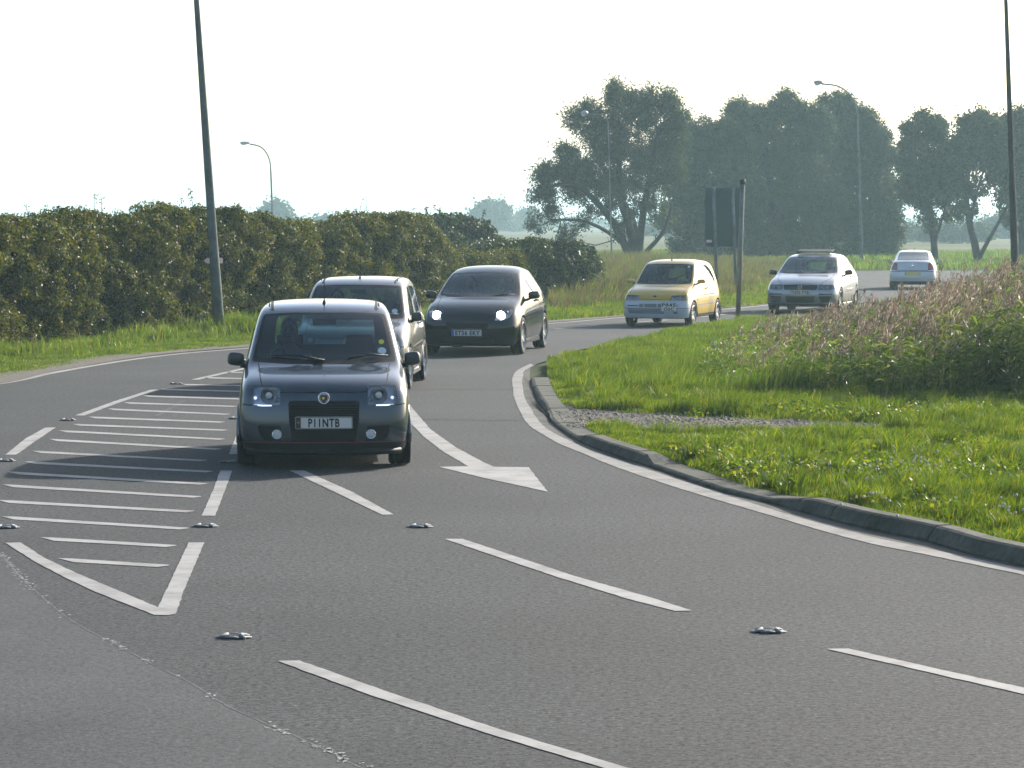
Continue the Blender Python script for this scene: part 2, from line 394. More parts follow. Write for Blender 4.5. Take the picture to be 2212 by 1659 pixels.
# smoother patch in the near left corner, with the ragged old paint along its seam
seam = [(-700, 820), (-300, 950), (0, 1195), (60, 1262), (150, 1338), (235, 1385), (340, 1441), (410, 1475), (480, 1520), (560, 1558), (640, 1592), (720, 1630), (800, 1668), (1000, 1745)]
sw = [G(*p) for p in seam]
patch = [(a[0], a[1], .002) for a in sw] + [(1.5, 3, .002), (-14, 3, .002), (-13.4, 14, .002), (-10.5, 27, .002)]
MB().poly(patch).build('asphalt_patch', M['asphalt2'], road)
mb = MB()
sps = spline([Vector(p) for p in sw[2:]], 0.03)
for i, p in enumerate(sps[:-1]):
    d = 1.0 if (math.sin(i * .021 + 1) + math.sin(i * .055) + math.sin(i * .13) * .5) > .2 else .1
    if random.random() < .5 * d:
        for _ in range(4):
            a = random.uniform(0, 6.28); r = random.uniform(.003, .013); q = p + Vector((random.gauss(0, .014), random.gauss(0, .04), 0))
            mb.add([(q.x + r * random.uniform(.5, 1.4) * math.cos(a + k * 1.26), q.y + r * random.uniform(.7, 2.2) * math.sin(a + k * 1.26), .0046) for k in range(5)], [(0, 1, 2, 3, 4)])
mb.build('old_paint_fragments', M['line'], road)

def strip_mesh(name, A, B, m, z, parent, n=160):
    def rs(P, n):
        P = [Vector(p) for p in P]; L = [0]
        for a, b in zip(P, P[1:]): L.append(L[-1] + (b - a).length)
        out = []
        for k in range(n + 1):
            t = L[-1] * k / n; i = max(j for j in range(len(L)) if L[j] <= t + 1e-9); i = min(i, len(P) - 2)
            out.append(P[i].lerp(P[i + 1], (t - L[i]) / max(L[i + 1] - L[i], 1e-9)))
        return out
    a, b = rs(A, n), rs(B, n); mb = MB()
    vs = [(p.x + random.gauss(0, .003), p.y, z) for p in a] + [(p.x + random.gauss(0, .003), p.y, z) for p in b]
    mb.add(vs, [(i, i + 1, n + 2 + i, n + 1 + i) for i in range(n)]); return mb.build(name, M[m], parent)
def offs(P, d):
    out = []
    for i, p in enumerate(P):
        t = (P[min(i + 1, len(P) - 1)] - P[max(i - 1, 0)]).normalized(); out.append(p + Vector((t.y, -t.x, 0)) * d)
    return out
fs_ = spline([Vector(p) for p in sw[2:]], .1); strip_mesh('worn_seam', offs(fs_, -.006), offs(fs_, .006), 'seam', .0032, road, 200)
def mark(name, px, z=.0038, m='line', jag=0.0):
    pts = [G(*p) for p in px]
    out = []
    for i, p in enumerate(pts):
        q = pts[(i + 1) % len(pts)]; L = math.dist(p[:2], q[:2]); n = max(1, int(L / .08)) if jag else 1
        for k in range(n):
            t = k / n; j = 0 if k == 0 else random.gauss(0, jag)
            dx, dy = q[0] - p[0], q[1] - p[1]; l = max(L, 1e-6)
            out.append((p[0] + dx * t - dy / l * j, p[1] + dy * t + dx / l * j, z))
    return MB().poly(out).build(name, M[m], road)
def hc(x, y): return (x * .3688, 756 + y * .3688)
stripes = [(338, 1230, 995, 1264, 20), (232, 1106, 1037, 1148, 18), (5, 982, 1110, 1046, 16), (-15, 887, 1142, 946, 15), (15, 795, 1182, 861, 14), (42, 720, 1218, 785, 13), (145, 660, 1250, 713, 12), (190, 597, 1215, 648, 11), (285, 527, 1300, 581, 11), (340, 476, 1320, 523, 10), (425, 439, 1335, 470, 9), (515, 396, 1320, 423, 9), (630, 348, 1350, 377, 8), (722, 311, 1390, 331, 8), (835, 271, 1440, 288, 8), (940, 232, 1470, 244, 7), (1065, 204, 1480, 210, 6), (1195, 164, 1500, 169, 6), (1320, 131, 1500, 134, 5)]
for (x0, y0, x1, y1, t) in stripes:
    k = t * 3.6; sk_ = (y1 - y0) / (x1 - x0)
    px = [hc(x0, y0 - t * .4), hc(x0 + k, y0 - t * .45 + k * sk_ - 1), hc(x1 - k * .2, y1 - t * .2), hc(x1, y1), hc(x1 - k, y1 + t * .5), hc(x0 + k * 1.3, y0 + t * .6 + k * sk_)]
    mark('hatch_stripe', px, jag=.0015)
mark('hatch_border', [hc(*p) for p in [(30, 1132), (120, 1130), (270, 1225), (460, 1315), (640, 1390), (925, 1510), (1105, 1130), (1197, 1130), (1080, 1405), (1028, 1548), (985, 1556), (905, 1555), (740, 1490), (560, 1420), (400, 1345), (200, 1240)]], jag=.002)
for q in ([(1290, 708), (1360, 708), (1312, 840), (1260, 973), (1180, 973), (1245, 830)], [(1408, 440), (1460, 440), (1400, 612), (1341, 612)],
          [(265, 457), (327, 455), (215, 530), (95, 615), (30, 616), (150, 520)], [(880, 235), (930, 232), (700, 309), (495, 385), (440, 385), (660, 305)], [(1118, 175), (1165, 175), (1500, 98), (1470, 96)]):
    mark('border_dash', [hc(*p) for p in q], jag=.002)
mark('border_dash', [hc(*p) for p in [(900, 388), (930, 390), (1090, 298), (1066, 296)]], z=.0036, m='asphalt2')
for q in ([(625, 1017), (657, 1017), (760, 1063), (850, 1112), (826, 1113), (728, 1066)], [(960, 1165), (1000, 1165), (1240, 1245), (1400, 1290), (1495, 1320), (1458, 1321), (1350, 1293), (1196, 1245)],
          [(1786, 1403), (1832, 1402), (2020, 1445), (2212, 1487), (2330, 1514), (2400, 1531), (2340, 1530), (2212, 1501), (2000, 1452)],
          [(600, 1429), (647, 1428), (850, 1500), (1080, 1577), (1345, 1657), (1600, 1730), (1540, 1730), (1300, 1659), (1080, 1594), (800, 1503)]):
    mark('lane_dash', q, jag=.002)
mark('turn_arrow', [(866, 850), (893, 885), (930, 928), (985, 967), (1044, 999), (1067, 1009), (1142, 1010), (1163, 1037), (1183, 1063), (1110, 1047), (1044, 1033), (948, 1009), (1012, 1008), (960, 978), (915, 944), (885, 912), (862, 880)], jag=.002)
rc = lambda x, y: (1044 + x * .1953, 756 + y * .1953)
outer = [(1146 , 786), (1118, 800)] + [rc(*p) for p in [(330, 290), (318, 350), (330, 430), (340, 520), (395, 660), (490, 820), (640, 925), (850, 1045), (1100, 1145), (1330, 1245), (1700, 1380), (2212, 1548)]] + [(1653, 1111), (1848, 1167), (2001, 1199), (2212, 1243), (2400, 1284), (2700, 1345)]
inner = [(1152, 790), (1132, 802)] + [rc(*p) for p in [(440, 290), (430, 350), (440, 430), (460, 540), (520, 640), (580, 740), (680, 855), (800, 930), (960, 1010), (1150, 1095), (1420, 1190), (1620, 1262), (2000, 1385), (2212, 1455)]] + [(1660, 1099), (1848, 1152), (2001, 1185), (2212, 1230), (2400, 1271), (2700, 1330)]
So_, Si_ = [list(spline([Vector(G(*p)) for p in P], .2)) for P in (outer, inner)]
strip_mesh('kerb_side_line', So_, Si_, 'line_worn', .0038, road, 260)
strip_mesh('dusty_channel', [p for p in Si_][3:], [Vector((p.x, p.y, 0)) for p in kspl][:-60], 'channel', .002, road, 260)
# left carriageway edge line (0.13 m wide, real width)
el = spline([Vector(p) for p in [(-13.0, 14, 0), (-10.15, 27, 0), (-8.4, 35.5, 0), G(0, 829), G(100, 808.5), G(200, 790.5), G(300, 775), G(400, 763.5), G(540, 752), G(700, 736), G(900, 720), G(1190, 699), G(1350, 685.5), G(1655, 659.5), (8.7, 88, 0)]], .4)
strip_mesh('verge_side_line', offs(el, -.07), offs(el, .07), 'line', .0038, road, 200)
# hazard lines beyond the dark car on the far bend
far = spline([Vector(G(1185, 712)), Vector(G(1290, 703)), Vector(G(1500, 686)), Vector(G(1700, 664))], .5)
for a, b in ((1, 6), (9, 14), (17, 22), (25, 30)):
    if b < len(far): strip_mesh('lane_dash', offs(far[a:b], -.06), offs(far[a:b], .06), 'line', .0038, road, 6)
strip_mesh('asphalt_joint', [Vector(G(880, 905)), Vector(G(1200, 908))], [Vector(G(880, 906.2)), Vector(G(1200, 909.2))], 'asphalt2', .0028, road, 8)
strip_mesh('asphalt_joint', [Vector(G(560, 842)), Vector(G(1150, 841))], [Vector(G(560, 842.8)), Vector(G(1150, 841.8))], 'asphalt2', .0028, road, 8)
sj = spline([Vector(G(655, 1035)), Vector(G(850, 1128)), Vector(G(1000, 1200)), Vector(G(1400, 1312)), Vector(G(1620, 1362)), Vector(G(1900, 1432)), Vector(G(2250, 1530))], .3)
0 and strip_mesh('asphalt_joint', offs(sj, -.005), offs(sj, .005), 'asphalt2', .0024, road, 80)

# kerb: separate precast blocks in one run, dropped at the track and at the old crossing
def kh(dx):
    ks = [(1120, .03), (1150, .05), (1172, .07), (1184, .035), (1238, .035), (1262, .095), (1382, .095), (1403, .035), (1655, .035), (1738, .115), (3000, .115)]
    for (a, ha), (b, hb) in zip(ks, ks[1:]):
        if dx <= b: return ha + (hb - ha) * max(0, (dx - a)) / (b - a)
    return .14
def topx(p):   # photo column of a ground point, only used to look up the block heights measured there
    return CX + F * p.x / (p.y) if p.y > 14 else 2900
mb = MB(); K = kspl[:-2]; acc = 0; start = 0
wk_ = lambda h: .19 + .07 * max(0, min(1, (.10 - h) / .06))
prof = lambda h: [(0, -.05), (0, .018), (.012, .03), (.02 + max(0, h - .04) * .55, h - .012), (.045 + max(0, h - .04) * .55, h), (wk_(h), h + .002), (wk_(h), -.05)]
kerb_back = []
for i in range(len(K)):
    t = (K[min(i + 1, len(K) - 1)] - K[max(i - 1, 0)]).normalized(); nrm = Vector((t.y, -t.x, 0))
    if nrm.x < 0 and i < 5: nrm = -nrm
    nrm = Vector((-t.y, t.x, 0))
    kerb_back.append((K[i] + nrm * (wk_(kh(topx(K[i]))) - .005), kh(topx(K[i]))))
i = 0
while i < len(K) - 6:
    seg = K[i:i + 6]; vs = []; n = 7
    for j, p in enumerate(seg):
        gi = i + j; t = (K[min(gi + 1, len(K) - 1)] - K[max(gi - 1, 0)]).normalized(); nrm = Vector((-t.y, t.x, 0))
        e = .006 if j == 0 else (-.006 if j == 5 else 0)
        for (o_, z) in prof(kh(topx(p))):
            q = p + nrm * (o_ + .004 * ((i // 5) % 2)) + t * e; vs.append((q.x, q.y, z + .002 * ((i // 5) % 3)))
    fs = [(j * n + k, j * n + k + 1, (j + 1) * n + k + 1, (j + 1) * n + k) for j in range(5) for k in range(n - 1)]
    fs += [tuple(range(n)), tuple(5 * n + k for k in range(n - 1, -1, -1))]
    mb.add(vs, fs); i += 5
tag(mb.build('kerb', M['kerb']), kind='structure')

# verge behind the kerb, slightly raised and humpy
VZ = .075
def vz(x, y):
    return VZ + .035 * wob(x, y, 1.3) * np.clip((y - 18) / 6, 0, 1)
verge_outline = [(p.x, p.y) for p, h in kerb_back] + [(40, 9.5), (60, 60), (45, 95), (20, 91.3), (12.7, 86.8), (9.5, 80.3), (7.2, 73.8), (5.45, 67.4)] + [(G(1400, 726)[0] + .25, G(1400, 726)[1] - .3), (G(1250, 756)[0] + .22, G(1250, 756)[1] - .3), (G(1160, 786)[0] + .15, G(1160, 786)[1] - .2)]
mb = MB().poly([(x, y, .026) for x, y in verge_outline])
tag(mb.build('verge', M['soil']), kind='structure')
# gravel track across the verge
tr = [(1190, 866), (1249, 884), (1387, 890), (1540, 900), (1720, 906), (1848, 912), (1935, 916), (1925, 934), (1796, 931), (1643, 931), (1438, 931), (1336, 924), (1270, 921), (1246, 930), (1232, 930), (1208, 900)]
tw = [G(x, y, .03) for x, y in tr]
tag(MB().poly([(p[0], p[1], .034) for p in tw]).build('gravel_track', M['gravel']), kind='structure')
x, y = scatter(tw, 1100); n = len(x); s_ = rng.gamma(1.3, .0045, n).clip(.002, .03)
v = []
oct_ = np.array([(1, 0, 0), (0, 1, 0), (-1, 0, 0), (0, -1, 0), (0, 0, .8), (0, 0, -.6)])
a_ = rng.uniform(0, 6.28, n); ca, sa = np.cos(a_), np.sin(a_)
vv = oct_[None] * (s_[:, None, None] * rng.uniform(.7, 1.3, (n, 6, 1)))
vx = vv[..., 0] * ca[:, None] - vv[..., 1] * sa[:, None]; vy = vv[..., 0] * sa[:, None] + vv[..., 1] * ca[:, None]
V = np.stack([vx + x[:, None], vy + y[:, None], vv[..., 2] * .6 + .038], -1).reshape(-1, 3)
T = np.array([(0, 1, 4), (1, 2, 4), (2, 3, 4), (3, 0, 4), (1, 0, 5), (2, 1, 5), (3, 2, 5), (0, 3, 5)])
tag(np_mesh('loose_stones', V, None, (np.arange(n)[:, None, None] * 6 + T).reshape(-1, 3), M['stone']), 'loose grey stones and grit scattered over the bare track', kind='stuff')
# raised soil of the left verge
lv = [Vector(p) for p in left_edge[1:17]]
mb = MB().poly([(p.x - .25, p.y + .1, .006) for p in lv] + [(8, 104, .006), (2, 100, .006), (-6, 84, .006), (-9.6, 70, .006), (-14, 52, .006), (-22, 14, .006)])
tag(mb.build('left_verge', M['soil']), kind='structure')
gs = [Vector(p) for p in left_edge[2:15]]
gs = spline(gs, .5); strip_mesh('gravelly_edge', [p + Vector((.06, -.02, 0)) for p in gs], [p + Vector((-.6, .22, 0)) for p in gs], 'gravel', .0095, road, 120)

# ---------------------------------------------------------------- cat's eyes
def stud():
    r = empty('road_stud')
    mb = MB()
    mb.prism([(-.20, -.012), (-.13, -.05), (.13, -.05), (.20, -.012), (.20, .012), (.13, .05), (-.13, .05), (-.20, .012)], .0, .010)
    for s in (-1, 1):      # the two curved ramps of the casting
        mb.tube([(s * .155, -.075, .006), (s * .125, -.055, .02), (s * .085, -.02, .028), (s * .08, .02, .028), (s * .12, .055, .02), (s * .15, .075, .006)], [.01, .016, .021, .021, .016, .01], 8)
        mb.tube([(-.08, s * .075, .012), (0, s * .088, .02), (.08, s * .075, .012)], [.010, .014, .010], 8)
    mb.build('casting', M['iron'], r, smooth=True)
    MB().box(-.066, .066, -.045, .045, .009, .026).build('rubber_insert', M['black'], r, bevel=.006)
    for s in (-1, 1): MB().ell((s * .028, -.046, .019), (.009, .006, .008), 10, 6).build('reflector', M['lamp'], r, smooth=True)
    return r
def copy_tree(o, parent=None):
    c = o.copy(); C.objects.link(c); c.parent = parent
    for ch in list(o.children): copy_tree(ch, c)
    return c
sp_ = [((505, 1378), 'nearest road stud, below the tip of the white hatching'), ((1660, 1366), 'road stud in the gap between the two long lane dashes on the right'),
       ((907, 1139), 'road stud in front of the nearest car, between two lane dashes'), (hc(1200, 1036), 'road stud at the right end of a hatch stripe, above the V tip'),
       (hc(36, 1043), 'road stud at the picture left edge, just above the V of the hatching'), (hc(1343, 660), 'road stud beside the front left tyre of the nearest car'),
       (hc(32, 652), 'road stud below the nearer left border dash of the hatching'), (hc(396, 413), 'road stud between the two longer left border dashes'),
       (hc(1032, 200), 'farthest road stud on the left border of the hatching'), (hc(1386, 404), 'road stud half hidden by the left side of the nearest car')]
st0 = stud()
for i, (px, lab) in enumerate(sp_):
    o = st0 if i == 0 else copy_tree(st0)
    p = G(*px); o.location = (p[0], p[1], .004); o.scale = (.5, .72, .5); o.rotation_euler.z = -.15 if px[0] > 450 else -.1
    if px[0] < 410: o.rotation_euler.z = .1
    tag(o, lab, 'road stud', 'reflective road studs')

# ---------------------------------------------------------------- poles, lamps and signs
def pole(name, base, top, Y, r0, r1, m, label, zb=0.0, cat='lamp post', group=None, dy=0.0):
    (x0, _), (x1, z1) = XZ(*base, Y), XZ(*top, Y)
    r = empty(name, (x0, Y, zb))
    return r, Vector((x1 - x0, dy, z1 - zb))
# near left column, lantern above the picture
r, t = pole('lamp_post', (474, 722), (424, -60), 59.5, .11, .05, 'pole', '')
d = t.normalized()
pts = [d * k for k in np.linspace(-.1, t.length + .6, 14)]
sh = MB().tube(pts, [float(v) for v in np.interp(np.linspace(0, 1, 14), [0, .15, .16, 1], [.112, .108, .098, .045])], 16).build('column', M['pole'], r, smooth=True)
top = pts[-1]
arm = [top + Vector((0, 0, -.1)), top + Vector((.02, 0, .8)), top + Vector((.2, 0, 1.5)), top + Vector((.7, 0, 2.0)), top + Vector((1.5, 0, 2.15)), top + Vector((2.0, 0, 2.17))]
MB().tube(spline(arm, .15), .03, 8).build('bracket_arm', M['pole'], r, smooth=True)
MB().ell(top + Vector((2.35, 0, 2.15)), (.38, .14, .09), 14, 8).build('lantern', M['lamp'], r, smooth=True)
tag(r, 'thick tapering grey lamp post leaning left in front of the tall hedge', 'lamp post', 'street lamp posts')
# small white finger sign behind it
sx, sz = XZ(461, 563, 59.9)
sg = empty('direction_sign', (sx, 59.9, 0))
ol = [(-.19, 0), (-.13, .055), (.18, .055), (.19, .045), (.19, -.045), (.18, -.055), (-.13, -.055)]
mbs = MB(); n_ = len(ol); vs = [(a, -.008, b + sz) for a, b in ol] + [(a, .008, b + sz) for a, b in ol]
mbs.add(vs, [tuple(range(n_)), tuple(range(2 * n_ - 1, n_ - 1, -1))] + [(k, (k + 1) % n_, n_ + (k + 1) % n_, n_ + k) for k in range(n_)])
mbs.build('pointed_board', M['signwhite'], sg)
MB().tube([(.08, .03, 0), (.05, .03, sz + .1)], .025, 8).build('post', M['pole'], sg, smooth=True)
tag(sg, 'small white arrow-shaped board pointing left behind the thick lamp post', 'sign')
# right column
r, t = pole('lamp_post', (2196, 690), (2164, -60), 74.5, 0, 0, '', ''); d = t.normalized()
pts = [d * k for k in np.linspace(-.1, t.length + .6, 14)]
MB().tube(pts, [float(v) for v in np.interp(np.linspace(0, 1, 14), [0, .3, .32, 1], [.10, .088, .075, .04])], 14).build('column', M['darkpole'], r, smooth=True)
top = pts[-1]
MB().tube(spline([top + Vector(v) for v in ((0, 0, -.1), (0, 0, .8), (-.2, 0, 1.4), (-.8, 0, 1.9), (-1.6, 0, 2.0))], .15), .03, 8).build('bracket_arm', M['darkpole'], r, smooth=True)
MB().ell(top + Vector((-1.95, 0, 1.98)), (.38, .14, .09), 14, 8).build('lantern', M['lamp'], r, smooth=True)
tag(r, 'dark brown lamp post rising from the reeds at the right edge of the picture', 'lamp post', 'street lamp posts')
def curved_lamp(base, bend, px_top, px_head, Y, label, head_w, r=.075):
    x0, _ = XZ(*base, Y); rt = empty('lamp_post', (x0, Y, 0))
    L = lambda px: Vector((XZ(*px, Y)[0] - x0, 0, XZ(*px, Y)[1]))
    b = L(bend); a = L(px_top[0]); pts = [Vector((0, 0, -.1))] + [Vector((0, 0, 0)).lerp(b, k / 8) for k in range(1, 9)]
    MB().tube(pts, [float(v) for v in np.interp(np.linspace(0, 1, len(pts)), [0, .28, .3, 1], [r * 1.35, r * 1.25, r, r * .7])], 10).build('column', M['pole'], rt, smooth=True)
    MB().tube(spline([b] + [L(p) for p in px_top], .12), r * .6, 8).build('bracket_arm', M['pole'], rt, smooth=True)
    hx = L(px_head); sgn = -1
    mb = MB().ell(hx + Vector((0, 0, .06)), (head_w, .16, .12), 16, 8); mb.build('lantern', M['lamp'], rt, smooth=True)
    MB().ell(hx + Vector((-head_w * .25, 0, -.02)), (head_w * .55, .13, .10), 14, 8).build('lantern_bowl', M['lampglass'], rt, smooth=True)
    tag(rt, label, 'lamp post', 'street lamp posts')
curved_lamp((1861, 568), (1850, 262), [(1849, 245), (1843, 222), (1828, 201), (1808, 188), (1786, 184), (1772, 183)], (1765, 182), 160, 'tall swan-neck lamp post standing before the dense dark trees', .26)
curved_lamp((1322, 578), (1313, 268), [(1311, 258), (1305, 252), (1293, 248), (1270, 248)], (1262, 248), 141, 'slim lamp post standing in front of the big spreading willow', .18, .034)
curved_lamp((592, 560), (586, 365), [(584, 348), (577, 331), (566, 319), (553, 314), (541, 312)], (531, 311), 238, 'distant curved lamp post showing above the left hedge', .42, .09)
# bare post without its sign
x0, _ = XZ(1594, 694, 67.2); r = empty('sign_post', (x0, 67.2, .04)); (x1, z1) = XZ(1603, 394, 67.2)
MB().tube([(0, 0, -.1), (x1 - x0, 0, z1 - .04)], .056, 14).build('post', M['palepole'], r, smooth=True)
MB().tube([(x1 - x0, 0, z1 - .09), (x1 - x0, 0, z1 + .02)], .064, 14).build('post_cap', M['black'], r, smooth=True)
tag(r, 'bare grey metal post with dark cap at the tip of the reed bed', 'post')
x, y = scatter([(x0 - .3, 66.9), (x0 + .4, 66.9), (x0 + .4, 67.5), (x0 - .3, 67.5)], 60)
# back of a road sign on two posts
Ys = 92.0; xa, za = XZ(1522, 532, Ys); xb, zb = XZ(1600, 407, Ys); r = empty('road_sign', ((xa + xb) / 2, Ys, 0)); hw = (xb - xa) / 2
MB().box(-hw, hw, 0, .012, za, zb).build('sign_panel', M['signback'], r)
for z in (za + .05, za + (zb - za) * .33, za + (zb - za) * .66, zb - .05): MB().box(-hw + .01, hw - .01, -.035, -.002, z - .025, z + .025).build('stiffening_rail', M['signback'], r)
for px_t, px_b in (((1540, 404), (1549, 620)), ((1581, 404), (1590, 634))):
    a = XZ(*px_t, Ys)[0] - r.location.x; b = XZ(*px_b, Ys)[0] - r.location.x
    MB().tube([(b, -.085, -.1), (a, -.085, zb + .03)], .052, 12).build('post', M['palepole'], r, smooth=True)
MB().box(-hw + .05, -hw + .22, -.006, -.001, za + .12, za + .2).build('sticker', M['signwhite'], r)
tag(r, 'dark back of a rectangular road sign on two grey posts', 'sign')

# ================================================================ cars
def rpoly(pts, r=0.03, n=4):
    """round the corners of a convex polygon"""
    out = []; P = [Vector(p) for p in pts]
    for i, p in enumerate(P):
        a = (P[i - 1] - p); b = (P[(i + 1) % len(P)] - p); ra = min(r, a.length * .45, b.length * .45)
        p0 = p + a.normalized() * ra; p2 = p + b.normalized() * ra
        for k in range(n + 1):
            t = k / n; out.append(tuple((1 - t) ** 2 * p0 + 2 * t * (1 - t) * p + t * t * p2))
    return out
def circle(c, r, n=24, ry=None): return [(c[0] + r * math.cos(2 * math.pi * k / n), c[1] + (ry or r) * math.sin(2 * math.pi * k / n)) for k in range(n)]
def mir(p): return [(-a, b) for a, b in reversed(p)]
class Body:
    def __init__(s, st, prof, fb, rprof, rb, L):
        """st: stations (y, bow, 7 side (x,z), 3 top (x,z)); prof/rprof: y offsets of 7 rows on nose/tail"""
        s.L = L; rows = []
        for si, (y, bow, side, top) in enumerate(st):
            xm = side[6][0]; ring = []
            for j, (x, z) in enumerate(side):
                dy = prof[j] if si == 0 else (rprof[j] if si == len(st) - 1 else 0)
                ring.append((x, y + dy, z))
            dy = prof[6] if si == 0 else (rprof[6] if si == len(st) - 1 else 0)
            for (x, z) in top: ring.append((x, y + dy - bow * (1 - (x / xm) ** 2), z))
            rows.append(ring + [(-a, b, c) for a, b, c in reversed(ring[:-1])])
        n = len(rows[0]); V = [v for r in rows for v in r]; Fc = []
        for i in range(len(rows) - 1):
            for k in range(n - 1): Fc.append((i * n + k, i * n + k + 1, (i + 1) * n + k + 1, (i + 1) * n + k))
        for (ri, b, pr) in ((0, fb, prof), (len(rows) - 1, -rb, rprof)):
            ring = [ri * n + k for k in range(n)]; grid = []
            fr = [st[ri][3][0][0] / st[ri][2][6][0], st[ri][3][1][0] / st[ri][2][6][0], 0]; fr = fr + [-fr[1], -fr[0]]
            for j in range(6):
                A = V[ring[j]]; row = [ring[j]]
                for f in fr:
                    V.append((A[0] * f, A[1] - b * (1 - abs(f) ** 2.2), A[2])); row.append(len(V) - 1)
                row.append(ring[n - 1 - j]); grid.append(row)
            grid.append([ring[k] for k in range(6, n - 6)])
            for j in range(6):
                for k in range(6): Fc.append((grid[j][k], grid[j][k + 1], grid[j + 1][k + 1], grid[j + 1][k]))
        me = bpy.data.meshes.new('b'); me.from_pydata(V, [], Fc); me.update(); o = bpy.data.objects.new('b', me); C.objects.link(o)
        bm = bmesh.new(); bm.from_mesh(me); bmesh.ops.recalc_face_normals(bm, faces=bm.faces[:])
        # open shell: make sure the roof faces up
        bm.faces.ensure_lookup_table(); t = max(bm.faces, key=lambda f: f.calc_center_median().z)
        if t.normal.z < 0: bmesh.ops.reverse_faces(bm, faces=bm.faces[:])
        bm.to_mesh(me); bm.free()
        m = o.modifiers.new('s', 'SUBSURF'); m.levels = 3; m.render_levels = 3; bake(o)
        s.bm = bmesh.new(); s.bm.from_mesh(o.data); bpy.data.objects.remove(o)
        s.lay = s.bm.faces.layers.int.new('sel'); s.part = s.bm.faces.layers.int.new('part'); s.names = ['body']; s.mats = [None]; s.pmat = {}
    def inside(s, poly, ax, filt):
        area = sum(poly[i][0] * poly[(i + 1) % len(poly)][1] - poly[(i + 1) % len(poly)][0] * poly[i][1] for i in range(len(poly)))
        if area < 0: poly = list(reversed(poly))
        lo = [min(p[k] for p in poly) for k in (0, 1)]; hi = [max(p[k] for p in poly) for k in (0, 1)]
        Fs = []
        for f in s.bm.faces:
            if not filt(f.calc_center_median(), f.normal): continue
            c0 = [v.co[ax[0]] for v in f.verts]; c1 = [v.co[ax[1]] for v in f.verts]
            if max(c0) < lo[0] or min(c0) > hi[0] or max(c1) < lo[1] or min(c1) > hi[1]: continue
            Fs.append(f)
        for i in range(len(poly)):
            a, b = poly[i], poly[(i + 1) % len(poly)]; d = (b[0] - a[0], b[1] - a[1])
            if math.hypot(*d) < 1e-6: continue
            no = [0, 0, 0]; no[ax[0]] = d[1]; no[ax[1]] = -d[0]; no = Vector(no).normalized()
            co = [0, 0, 0]; co[ax[0]] = a[0]; co[ax[1]] = a[1]; co = Vector(co)
            if not Fs: return []
            geom = list({v for f in Fs for v in f.verts}) + list({e for f in Fs for e in f.edges}) + Fs
            r = bmesh.ops.bisect_plane(s.bm, geom=geom, dist=1e-5, plane_co=co, plane_no=no)
            Fs = [g for g in r['geom'] if isinstance(g, bmesh.types.BMFace) and g.is_valid and (g.calc_center_median() - co).dot(no) < 0]
        return Fs
    def cut(s, poly, view, name=None, mat_i=None, delete=False):
        """view: F front, B back, R right side (+x), L left, T top"""
        L = s.L
        ax = dict(F=(0, 2), B=(0, 2), R=(1, 2), L=(1, 2), T=(0, 1))[view]
        filt = dict(F=lambda c, n: n.y < -.12 and c.y < L * .52, B=lambda c, n: n.y > .12 and c.y > L * .52, R=lambda c, n: c.x > .35 and n.x > .15, L=lambda c, n: c.x < -.35 and n.x < -.15, T=lambda c, n: n.z > .15)[view]
        Fs = s.inside(poly, ax, filt)
        if delete: bmesh.ops.delete(s.bm, geom=Fs, context='FACES'); return
        if name:
            pid = len(s.names); s.names.append(name); s.mats.append(mat_i)
            for f in Fs: f[s.part] = pid
        else:
            for f in Fs: f.material_index = mat_i
        return Fs
    def line(s, pts, view, wd=.012, mi=1):
        for a, b in zip(pts, pts[1:]):
            d = (Vector(b) - Vector(a)).normalized(); n = Vector((-d.y, d.x)) * wd / 2; e = d * wd * .3
            A, B = Vector(a) - e, Vector(b) + e
            s.cut([tuple(A + n), tuple(B + n), tuple(B - n), tuple(A - n)], view, mat_i=mi)
    def line2(s, pts, view, wd=.012, mi=1):
        s.line(pts, view, wd, mi); s.line([(-a, b) for a, b in pts], view, wd, mi)
    def finish(s, root, mats, oy):
        bm = s.bm; bm.normal_update(); bm.verts.index_update(); out = {}
        groups = {}
        for f in bm.faces: groups.setdefault(f[s.part], []).append(f)
        for pid, fs in sorted(groups.items()):
            idx = {}; V = []; N = []; Fc = []; mi = []
            for f in fs:
                r = []
                for v in f.verts:
                    if True:
                        k = v.index
                        if k not in idx: idx[k] = len(V); V.append((v.co.x, v.co.y - oy, v.co.z)); N.append(tuple(v.normal))
                        r.append(idx[k])
                Fc.append(r); mi.append(f.material_index)
            me = bpy.data.meshes.new(s.names[pid]); me.from_pydata(V, [], Fc); me.update()
            me.polygons.foreach_set('use_smooth', [True] * len(Fc))
            if pid == 0: me.polygons.foreach_set('material_index', mi)
            me.normals_split_custom_set_from_vertices(N)
            out.setdefault(s.names[pid], []).append(link(s.names[pid], me, mats if pid == 0 else [M[s.mats[pid]]], root))
        bm.free(); return out
